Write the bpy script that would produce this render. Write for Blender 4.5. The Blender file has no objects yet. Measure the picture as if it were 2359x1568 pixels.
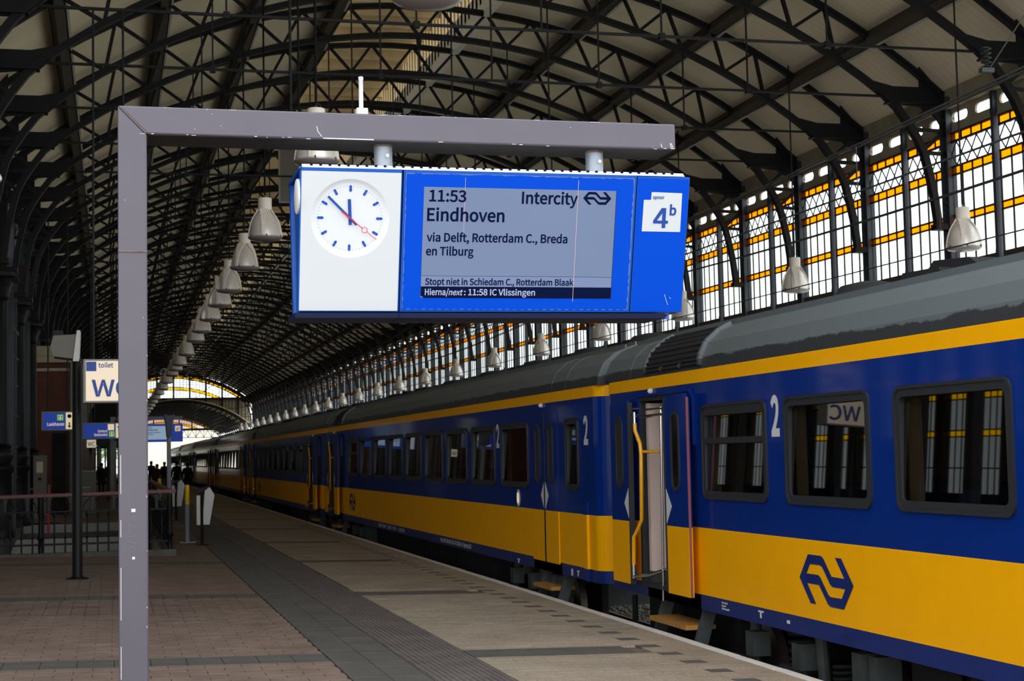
import bpy, bmesh, math, random
from math import pi, sin, cos, sqrt, atan2, asin, radians
from mathutils import Vector, Matrix
from mathutils.geometry import tessellate_polygon

random.seed(7)
SC = bpy.context.scene
COL = SC.collection
V = Vector

# ------------------------------------------------------------ camera, sky, exposure
EYE = 1.95
cam_d = bpy.data.cameras.new('camera'); cam = bpy.data.objects.new('camera', cam_d); COL.objects.link(cam)
cam_d.sensor_width = 36.0; cam_d.lens = 36.0 * 3600 / 2359
cam_d.clip_start = 0.1; cam_d.clip_end = 2000
cam_d.dof.use_dof = True; cam_d.dof.focus_distance = 8.5; cam_d.dof.aperture_fstop = 9.0
R = Matrix(((0.96898065, 0.00220933, -0.24712671),
            (-0.24627303, -0.07488848, -0.96630291),
            (-0.02064182, 0.99718947, -0.07202139)))
M = R.to_4x4(); M.translation = V((0, 0, EYE)); cam.matrix_world = M
SC.camera = cam

world = bpy.data.worlds.new('overcast'); SC.world = world; world.use_nodes = True
bg = world.node_tree.nodes['Background']
bg.inputs[0].default_value = (0.93, 0.97, 1.0, 1); bg.inputs[1].default_value = 2.65

SC.view_settings.view_transform = 'Standard'
SC.view_settings.look = 'None'
SC.view_settings.exposure = 0.0
SC.view_settings.gamma = 1.0
SC.view_settings.use_curve_mapping = False
SC.cycles.max_bounces = 8; SC.cycles.diffuse_bounces = 4; SC.cycles.glossy_bounces = 3
SC.cycles.transparent_max_bounces = 12; SC.cycles.transmission_bounces = 4
SC.cycles.use_denoising = True
SC.cycles.caustics_reflective = False; SC.cycles.caustics_refractive = False

# ------------------------------------------------------------ materials
def lin(c):
    r = []
    for v in c:
        v = v / 255.0
        r.append(v / 12.92 if v <= .04045 else ((v + .055) / 1.055) ** 2.4)
    return (r[0], r[1], r[2], 1)

def mat(name, c, rough=.6, metal=0, coat=0, var=0.0, vscale=3.0, bump=0.0, bscale=60.0, emit=0.0, speck=0.0, sscale=220.0, spec=None, ecol=None):
    m = bpy.data.materials.new(name); m.use_nodes = True
    nt = m.node_tree; b = nt.nodes['Principled BSDF']
    b.inputs['Base Color'].default_value = lin(c)
    b.inputs['Roughness'].default_value = rough
    b.inputs['Metallic'].default_value = metal
    if spec is not None: b.inputs['Specular IOR Level'].default_value = spec
    if coat:
        b.inputs['Coat Weight'].default_value = coat; b.inputs['Coat Roughness'].default_value = .06
    if emit:
        b.inputs['Emission Color'].default_value = lin(ecol or c); b.inputs['Emission Strength'].default_value = emit
    if var or bump or speck:
        g = nt.nodes.new('ShaderNodeNewGeometry')
    cur = None
    if var:
        n = nt.nodes.new('ShaderNodeTexNoise'); n.inputs['Scale'].default_value = vscale; n.inputs['Detail'].default_value = 6
        nt.links.new(g.outputs['Position'], n.inputs['Vector'])
        mr = nt.nodes.new('ShaderNodeMapRange'); mr.inputs[1].default_value = .3; mr.inputs[2].default_value = .7
        mr.inputs[3].default_value = 1 - var; mr.inputs[4].default_value = 1 + var
        nt.links.new(n.outputs[0], mr.inputs[0]); cur = mr.outputs[0]
    if speck:
        n2 = nt.nodes.new('ShaderNodeTexNoise'); n2.inputs['Scale'].default_value = sscale; n2.inputs['Detail'].default_value = 2
        nt.links.new(g.outputs['Position'], n2.inputs['Vector'])
        mr2 = nt.nodes.new('ShaderNodeMapRange'); mr2.inputs[1].default_value = .35; mr2.inputs[2].default_value = .65
        mr2.inputs[3].default_value = 1 - speck; mr2.inputs[4].default_value = 1 + speck
        nt.links.new(n2.outputs[0], mr2.inputs[0])
        if cur is None: cur = mr2.outputs[0]
        else:
            mm = nt.nodes.new('ShaderNodeMath'); mm.operation = 'MULTIPLY'
            nt.links.new(cur, mm.inputs[0]); nt.links.new(mr2.outputs[0], mm.inputs[1]); cur = mm.outputs[0]
    if cur is not None:
        vm = nt.nodes.new('ShaderNodeVectorMath'); vm.operation = 'SCALE'
        vm.inputs[0].default_value = lin(c)[:3]
        nt.links.new(cur, vm.inputs['Scale']); nt.links.new(vm.outputs[0], b.inputs['Base Color'])
    if bump:
        n3 = nt.nodes.new('ShaderNodeTexNoise'); n3.inputs['Scale'].default_value = bscale; n3.inputs['Detail'].default_value = 3
        nt.links.new(g.outputs['Position'], n3.inputs['Vector'])
        bp = nt.nodes.new('ShaderNodeBump'); bp.inputs['Strength'].default_value = bump; bp.inputs['Distance'].default_value = .01
        nt.links.new(n3.outputs[0], bp.inputs['Height']); nt.links.new(bp.outputs[0], b.inputs['Normal'])
    return m

def glass(name, c, refl=.12, rough=.02):
    m = bpy.data.materials.new(name); m.use_nodes = True; nt = m.node_tree
    nt.nodes.clear()
    o = nt.nodes.new('ShaderNodeOutputMaterial'); mx = nt.nodes.new('ShaderNodeMixShader')
    t = nt.nodes.new('ShaderNodeBsdfTransparent'); t.inputs[0].default_value = c if len(c) == 4 else (*c, 1)
    g = nt.nodes.new('ShaderNodeBsdfGlossy'); g.inputs['Roughness'].default_value = rough; g.inputs[0].default_value = (1, 1, 1, 1)
    lw = nt.nodes.new('ShaderNodeLayerWeight'); lw.inputs[0].default_value = .5     # 1 - cos of the viewing angle, same on both faces
    pw = nt.nodes.new('ShaderNodeMath'); pw.operation = 'POWER'; pw.inputs[1].default_value = 5
    nt.links.new(lw.outputs['Facing'], pw.inputs[0])
    mu = nt.nodes.new('ShaderNodeMath'); mu.operation = 'MULTIPLY_ADD'; mu.inputs[1].default_value = .9; mu.inputs[2].default_value = refl * .4
    mu.use_clamp = True
    nt.links.new(pw.outputs[0], mu.inputs[0]); nt.links.new(mu.outputs[0], mx.inputs[0])
    nt.links.new(t.outputs[0], mx.inputs[1]); nt.links.new(g.outputs[0], mx.inputs[2]); nt.links.new(mx.outputs[0], o.inputs[0])
    return m

def lined(name, c, axis, pitch, width, dark, rough=.7, var=.12, vscale=.6):
    """boards: colour with fine dark joints every `pitch` metres along a world axis, plus large patches of wear"""
    m = mat(name, c, rough=rough)
    nt = m.node_tree; b = nt.nodes['Principled BSDF']
    g = nt.nodes.new('ShaderNodeNewGeometry'); sp = nt.nodes.new('ShaderNodeSeparateXYZ'); nt.links.new(g.outputs['Position'], sp.inputs[0])
    d = nt.nodes.new('ShaderNodeMath'); d.operation = 'DIVIDE'; d.inputs[1].default_value = pitch; nt.links.new(sp.outputs[axis], d.inputs[0])
    f = nt.nodes.new('ShaderNodeMath'); f.operation = 'FRACT'; nt.links.new(d.outputs[0], f.inputs[0])
    lt = nt.nodes.new('ShaderNodeMath'); lt.operation = 'LESS_THAN'; lt.inputs[1].default_value = width; nt.links.new(f.outputs[0], lt.inputs[0])
    n = nt.nodes.new('ShaderNodeTexNoise'); n.inputs['Scale'].default_value = vscale; n.inputs['Detail'].default_value = 5
    nt.links.new(g.outputs['Position'], n.inputs['Vector'])
    mr = nt.nodes.new('ShaderNodeMapRange'); mr.inputs[1].default_value = .3; mr.inputs[2].default_value = .7
    mr.inputs[3].default_value = 1 - var; mr.inputs[4].default_value = 1 + var; nt.links.new(n.outputs[0], mr.inputs[0])
    mi = nt.nodes.new('ShaderNodeMath'); mi.operation = 'MULTIPLY_ADD'; mi.inputs[1].default_value = -(1 - dark); mi.inputs[2].default_value = 1
    nt.links.new(lt.outputs[0], mi.inputs[0])
    mu = nt.nodes.new('ShaderNodeMath'); mu.operation = 'MULTIPLY'; nt.links.new(mi.outputs[0], mu.inputs[0]); nt.links.new(mr.outputs[0], mu.inputs[1])
    vm = nt.nodes.new('ShaderNodeVectorMath'); vm.operation = 'SCALE'; vm.inputs[0].default_value = lin(c)[:3]
    nt.links.new(mu.outputs[0], vm.inputs['Scale']); nt.links.new(vm.outputs[0], b.inputs['Base Color'])
    return m

IRON = mat('black_iron_paint', (17, 18, 22), .55, spec=.25)
IRON2 = mat('blue_grey_iron_paint', (46, 50, 60), .5, var=.2)
CEIL = lined('roof_boards', (238, 228, 204), 1, .22, .07, .8)
PURL = mat('dark_timber', (62, 52, 42), .7, var=.2)
GREYM = mat('grey_metal_strip', (170, 174, 170), .5)
CREAM = mat('cream_lantern_board', (222, 205, 170), .7, var=.1)
WHITEM = mat('white_paint', (232, 234, 234), .45)
EAVE = mat('grey_brown_girder', (150, 142, 124), .7, var=.12)
PANE_W = glass('dusty_wall_glass', (.86, .89, .875, 1), refl=.05)
PANE_O = glass('amber_glass', (.95, .47, .0, 1), refl=.02)
PANE_A = glass('grimy_aisle_glass', (.25, .27, .27, 1), refl=.03)
PANE_T = glass('wired_glass', (.85, .82, .76, 1), refl=.05)
BRICKW = mat('red_brick_wall', (112, 66, 54), .85, var=.2, bump=.3)
MORTAR = mat('dark_mortar', (70, 62, 56), .9)
CORNICE = mat('cream_cornice', (196, 182, 150), .7, var=.1)
GANTRY = mat('mauve_grey_gantry_paint', (90, 85, 96), .42, coat=.12, var=.04, vscale=4, bump=.04, bscale=90)
WORN = mat('worn_blue_edge', (96, 124, 176), .6)
ARM_DARK = mat('mottled_dark_paint', (34, 33, 34), .7, var=.3, vscale=9)
CHIP_GLINT = mat('chip_and_glint_white', (232, 226, 222), .5)  # bare paint, and also the painted edge highlights of the gantry post
RUST = mat('rust_edge', (122, 104, 98), .8, var=.3, vscale=30)
SBLUE = mat('sign_blue', (0, 58, 164), .5, emit=.42, ecol=(0, 84, 235), spec=.1)
SBLUE_D = mat('sign_blue_trim', (10, 92, 190), .35, coat=.4)
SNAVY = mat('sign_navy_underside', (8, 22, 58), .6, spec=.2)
SWHITE = mat('sign_white_panel', (184, 188, 190), .5, emit=.32, spec=.2, ecol=(236, 242, 248))
DIALW = mat('dial_white', (196, 200, 204), .5, emit=.34, ecol=(236, 242, 248), spec=.3)
LCD = mat('lcd_screen', (88, 98, 118), .4, emit=.44, spec=.25, ecol=(134, 154, 196), var=.06, vscale=2.5)
LCD2 = mat('lcd_screen_strip', (92, 104, 130), .35, emit=.46, ecol=(136, 152, 200))
INK = mat('lcd_ink', (8, 20, 58), .7, spec=.05)
LCDTXT = mat('lcd_light_text', (160, 170, 200), .4, emit=.25)
HANDB = mat('clock_blue', (28, 78, 170), .4)
MARKB = mat('mark_blue', (38, 88, 200), .4, emit=.1)
RED = mat('second_hand_red', (226, 44, 62), .4)
DOTG = mat('dot_grey', (90, 110, 150), .5)
STEEL = mat('brushed_steel', (200, 204, 208), .3, metal=.9)
TUBEG = mat('galvanised_tube', (150, 158, 168), .4, metal=.3)
OFFW = mat('off_white_plastic', (206, 208, 198), .5)
TR_Y = mat('train_yellow', (255, 180, 0), .5, coat=.10, var=.02, spec=.08)
TR_B = mat('train_blue', (0, 43, 126), .4, coat=.28, var=.04, spec=.08)
TR_NAVY = mat('train_navy_sill', (8, 38, 108), .45, coat=.15, var=.15, spec=.2)
TR_ROOF = None
RUB = mat('black_rubber', (42, 44, 48), .55)
RUB2 = mat('window_rubber_frame', (40, 43, 47), .45)
TGLASS = glass('carriage_glass', (.30, .28, .26, 1), refl=.18, rough=.015)
INTER = mat('carriage_interior', (150, 134, 104), .7)
INTDK = mat('carriage_floor', (52, 48, 48), .8)
SEATB = mat('seat_blue', (40, 46, 84), .8)
PINKP = mat('vestibule_panel', (226, 200, 190), .5)
CHROME = mat('chrome_rail', (220, 222, 226), .14, metal=1)
YRAIL = mat('yellow_handrail', (250, 172, 0), .35, coat=.5)
PINKE = mat('pink_door_seal', (142, 74, 80), .7)
LETW = mat('white_lettering', (214, 216, 222), .5)
WOODY = mat('yellow_step_board', (176, 126, 58), .8, var=.18, vscale=14)
BOGIE = mat('bogie_grey_steel', (66, 70, 69), .75, var=.25, vscale=5)
DARKM = mat('underframe_black', (26, 26, 28), .85, var=.2)
WHEEL = mat('wheel_steel', (120, 112, 104), .5, metal=.5, var=.3, vscale=12)
BRK = mat('brown_clinker_paver', (128, 109, 98), .9, var=.2, vscale=2.6, speck=.16, bump=.15, bscale=120)
SLATE = mat('dark_grey_slab', (90, 88, 84), .85, var=.14, vscale=2.5, speck=.14, bump=.15, bscale=120)
TACT = mat('brown_ribbed_slab', (108, 100, 98), .8, var=.2, vscale=3, speck=.12)
BUFF = mat('buff_concrete_paver', (160, 147, 131), .9, var=.16, vscale=1.2, speck=.34, sscale=110, bump=.15, bscale=120)
JOINT = mat('sandy_joint', (112, 100, 90), .95, var=.2, vscale=8)
EDGEW = mat('white_edge_stone', (226, 222, 216), .8, var=.08, vscale=3)
BALL = mat('ballast', (104, 99, 92), .95, var=.3, vscale=10)
RAILM = mat('rail_steel', (96, 84, 76), .6, metal=.4)
CONC = mat('platform_wall_concrete', (96, 92, 84), .9, var=.2)
BOUNCE = mat('pale_bounce_surface', (216, 208, 192), .95, var=.12, vscale=.5)  # set pale to bounce daylight up onto the ceiling
CASTI = mat('dark_cast_iron', (13, 14, 17), .5, spec=.25)
HANDR = mat('brown_wood_handrail', (110, 62, 54), .5)
STAIRW = mat('pale_stair_wall', (158, 160, 156), .6, var=.08)
LAMPW = mat('lamp_white_housing', (240, 232, 220), .4)
LAMPR = mat('lamp_silver_reflector', (240, 234, 230), .3, metal=.4)
LAMPG = mat('lamp_glass_cover', (170, 164, 168), .2, metal=.3)
WCWH = mat('lit_cream_sign_face', (236, 222, 200), .5, emit=.55, ecol=(236, 214, 182))
SIGNB = mat('lit_blue_sign_face', (10, 66, 180), .4, emit=.30, ecol=(14, 70, 190))
SIGNLB = mat('wc_sign_blue', (36, 76, 160), .5, emit=.12)
SGREEN = mat('sign_green', (30, 150, 60), .5, emit=.35, ecol=(40, 170, 60))
SYELL = mat('sign_yellow_white', (240, 222, 170), .5, emit=.6)
SIGNF = mat('sign_frame_grey', (150, 150, 146), .5)
BOLY = mat('bollard_yellow', (236, 190, 20), .5)
BOLG = mat('bollard_grey', (150, 156, 166), .5)
BINW = mat('bin_white_steel', (214, 214, 212), .4, var=.06)
SPEAKG = mat('grey_housing', (112, 109, 100), .6)
CLOTHK = mat('black_coat', (22, 23, 28), .9)
CLOTHB = mat('brown_coat', (72, 52, 42), .9)
TROU = mat('dark_trousers', (26, 30, 44), .9)
SKIN = mat('skin', (150, 112, 92), .7)
HAIR = mat('dark_hair', (28, 24, 22), .8)
SCREENB = mat('far_screen_lit', (170, 196, 226), .5, emit=.45, ecol=(170, 196, 226))
HOUSE = mat('pale_house_wall', (214, 206, 190), .8, var=.06)
LEAF = mat('tree_leaf', (120, 150, 90), .8, var=.3)
WIRE = mat('copper_wire', (52, 50, 50), .6)

def roof_mat():
    m = mat('carriage_roof_grey', (98, 106, 110), .5, coat=.15)
    nt = m.node_tree; b = nt.nodes['Principled BSDF']
    g = nt.nodes.new('ShaderNodeNewGeometry'); sp = nt.nodes.new('ShaderNodeSeparateXYZ'); nt.links.new(g.outputs['Position'], sp.inputs[0])
    n = nt.nodes.new('ShaderNodeTexNoise'); n.inputs['Scale'].default_value = 1.6; n.inputs['Detail'].default_value = 8; n.inputs['Roughness'].default_value = .7
    nt.links.new(g.outputs['Position'], n.inputs['Vector'])
    ad = nt.nodes.new('ShaderNodeMath'); ad.operation = 'MULTIPLY_ADD'; ad.inputs[1].default_value = .22; nt.links.new(n.outputs[0], ad.inputs[0]); nt.links.new(sp.outputs[2], ad.inputs[2])
    mr = nt.nodes.new('ShaderNodeMapRange'); mr.inputs[1].default_value = 3.015; mr.inputs[2].default_value = 3.03; nt.links.new(ad.outputs[0], mr.inputs[0])
    mx = nt.nodes.new('ShaderNodeMix'); mx.data_type = 'RGBA'
    mx.inputs[6].default_value = lin((52, 54, 58)); mx.inputs[7].default_value = lin((98, 106, 110))
    nt.links.new(mr.outputs[0], mx.inputs[0]); nt.links.new(mx.outputs[2], b.inputs['Base Color'])
    return m
TR_ROOF = roof_mat()

# ------------------------------------------------------------ mesh helpers
class MB:
    def __init__(s): s.v = []; s.f = []; s.m = []
    def add(s, vs, fs, m=0):
        k = len(s.v); s.v += [tuple(p) for p in vs]
        for f in fs: s.f.append(tuple(i + k for i in f)); s.m.append(m)
    def box(s, x0, x1, y0, y1, z0, z1, m=0):
        s.add([(x0, y0, z0), (x1, y0, z0), (x1, y1, z0), (x0, y1, z0), (x0, y0, z1), (x1, y0, z1), (x1, y1, z1), (x0, y1, z1)],
              [(0, 3, 2, 1), (4, 5, 6, 7), (0, 1, 5, 4), (1, 2, 6, 5), (2, 3, 7, 6), (3, 0, 4, 7)], m); return s
    def obox(s, o, a, b, c, m=0):
        """box from corner o along the three edge vectors"""
        o, a, b, c = V(o), V(a), V(b), V(c)
        s.add([o, o + a, o + a + b, o + b, o + c, o + a + c, o + a + b + c, o + b + c],
              [(0, 3, 2, 1), (4, 5, 6, 7), (0, 1, 5, 4), (1, 2, 6, 5), (2, 3, 7, 6), (3, 0, 4, 7)], m); return s
    def beam(s, p, q, w, h, m=0, up=(0, 1, 0)):
        """bar from p to q, w along `up`, h across"""
        p, q = V(p), V(q); d = (q - p).normalized(); u = V(up); u = (u - d * u.dot(d)).normalized(); c = d.cross(u)
        return s.obox(p - u * w / 2 - c * h / 2, q - p, u * w, c * h, m)
    def tube(s, pts, r, n=8, m=0, caps=True):
        pts = [V(p) for p in pts]; rr = r if isinstance(r, (list, tuple)) else [r] * len(pts)
        k = len(s.v); ref = None
        for i, p in enumerate(pts):
            d = (pts[min(i + 1, len(pts) - 1)] - pts[max(i - 1, 0)]).normalized()
            if ref is None: ref = V((0, 0, 1)) if abs(d.z) < .9 else V((1, 0, 0))
            a = (ref - d * ref.dot(d)).normalized(); ref = a; b = d.cross(a)
            for j in range(n):
                t = 2 * pi * j / n; s.v.append(tuple(p + a * cos(t) * rr[i] + b * sin(t) * rr[i]))
        for i in range(len(pts) - 1):
            for j in range(n):
                a0 = k + i * n + j; a1 = k + i * n + (j + 1) % n
                s.f.append((a0, a1, a1 + n, a0 + n)); s.m.append(m)
        if caps:
            s.f.append(tuple(k + j for j in range(n))[::-1]); s.m.append(m)
            s.f.append(tuple(k + (len(pts) - 1) * n + j for j in range(n))); s.m.append(m)
        return s
    def lathe(s, prof, o=(0, 0, 0), n=16, m=0, ax=None, cap1=True):
        """profile (r, h) about the vertical through o; ax gives other (u, v, axis) vectors"""
        u, w, a = ax or (V((1, 0, 0)), V((0, 1, 0)), V((0, 0, 1)))
        o = V(o); k = len(s.v)
        for r_, h_ in prof:
            for j in range(n):
                t = 2 * pi * j / n; s.v.append(tuple(o + u * cos(t) * r_ + w * sin(t) * r_ + a * h_))
        for i in range(len(prof) - 1):
            for j in range(n):
                a0 = k + i * n + j; a1 = k + i * n + (j + 1) % n
                s.f.append((a0, a1, a1 + n, a0 + n)); s.m.append(m)
        s.f.append(tuple(k + j for j in range(n))[::-1]); s.m.append(m)
        if cap1: s.f.append(tuple(k + (len(prof) - 1) * n + j for j in range(n))); s.m.append(m)
        return s
    def plate(s, pts, off, m=0):
        """closed polygon (3-d points) pushed along off"""
        pts = [V(p) for p in pts]; off = V(off); n = len(pts)
        s.add(pts + [p + off for p in pts], [tuple(range(n))[::-1], tuple(range(n, 2 * n))] + [(i, (i + 1) % n, n + (i + 1) % n, n + i) for i in range(n)], m)
        return s
    def ring(s, outer, inner, off, m=0):
        """band between two outlines with equal point counts, with thickness off"""
        n = len(outer); off = V(off); A = [V(p) for p in outer]; B = [V(p) for p in inner]
        vs = A + B + [p + off for p in A] + [p + off for p in B]; fs = []
        for i in range(n):
            j = (i + 1) % n
            fs += [(i, j, n + j, n + i), (2 * n + i, 3 * n + i, 3 * n + j, 2 * n + j), (i, 2 * n + i, 2 * n + j, j), (n + i, n + j, 3 * n + j, 3 * n + i)]
        s.add(vs, fs, m); return s
    def build(s, name, mats, parent=None, smooth=False, bevel=0):
        me = bpy.data.meshes.new(name); me.from_pydata(s.v, [], s.f)
        mats = mats if isinstance(mats, (list, tuple)) else [mats]
        for q in mats: me.materials.append(q)
        if len(mats) > 1: me.polygons.foreach_set('material_index', s.m)
        me.update()
        bm = bmesh.new(); bm.from_mesh(me)
        bmesh.ops.recalc_face_normals(bm, faces=bm.faces)
        if bevel:
            bmesh.ops.remove_doubles(bm, verts=bm.verts, dist=1e-5)
            bmesh.ops.bevel(bm, geom=[e for e in bm.edges if len(e.link_faces) == 2 and e.calc_face_angle(0) > .5], offset=bevel, segments=2, affect='EDGES', profile=.5)
        bm.to_mesh(me); bm.free()
        if smooth:
            me.polygons.foreach_set('use_smooth', [True] * len(me.polygons))
            me.set_sharp_from_angle(angle=radians(40))
        o = bpy.data.objects.new(name, me); COL.objects.link(o)
        if parent: o.parent = parent
        return o

def link(name, me, parent=None, loc=(0, 0, 0), rot=None, scale=None):
    o = bpy.data.objects.new(name, me); COL.objects.link(o); o.location = loc
    if rot: o.rotation_euler = rot
    if scale: o.scale = scale
    if parent: o.parent = parent
    return o
def empty(name, loc=(0, 0, 0), parent=None):
    o = bpy.data.objects.new(name, None); COL.objects.link(o); o.location = loc; o.empty_display_size = .2
    if parent: o.parent = parent
    return o
def tag(o, label=None, cat=None, group=None, kind=None):
    if label: o['label'] = label
    if cat: o['category'] = cat
    if group: o['group'] = group
    if kind: o['kind'] = kind
    return o
def children(o): return [c for c in ALLCH.get(o.name, [])]
def copy_tree(o, parent=None):
    """copy of a thing with its parts and their sub-parts"""
    c = o.copy(); COL.objects.link(c)
    if parent: c.parent = parent
    for ch in o.children: copy_tree(ch, c)
    return c
def rrect(w, h, r, n=4):
    """rounded rectangle outline centred on 0, list of (a, b)"""
    P = []
    for cx, cy, t0 in ((w / 2 - r, h / 2 - r, 0), (-w / 2 + r, h / 2 - r, pi / 2), (-w / 2 + r, -h / 2 + r, pi), (w / 2 - r, -h / 2 + r, 1.5 * pi)):
        for i in range(n + 1):
            t = t0 + i * pi / 2 / n; P.append((cx + r * cos(t), cy + r * sin(t)))
    return P

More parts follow.
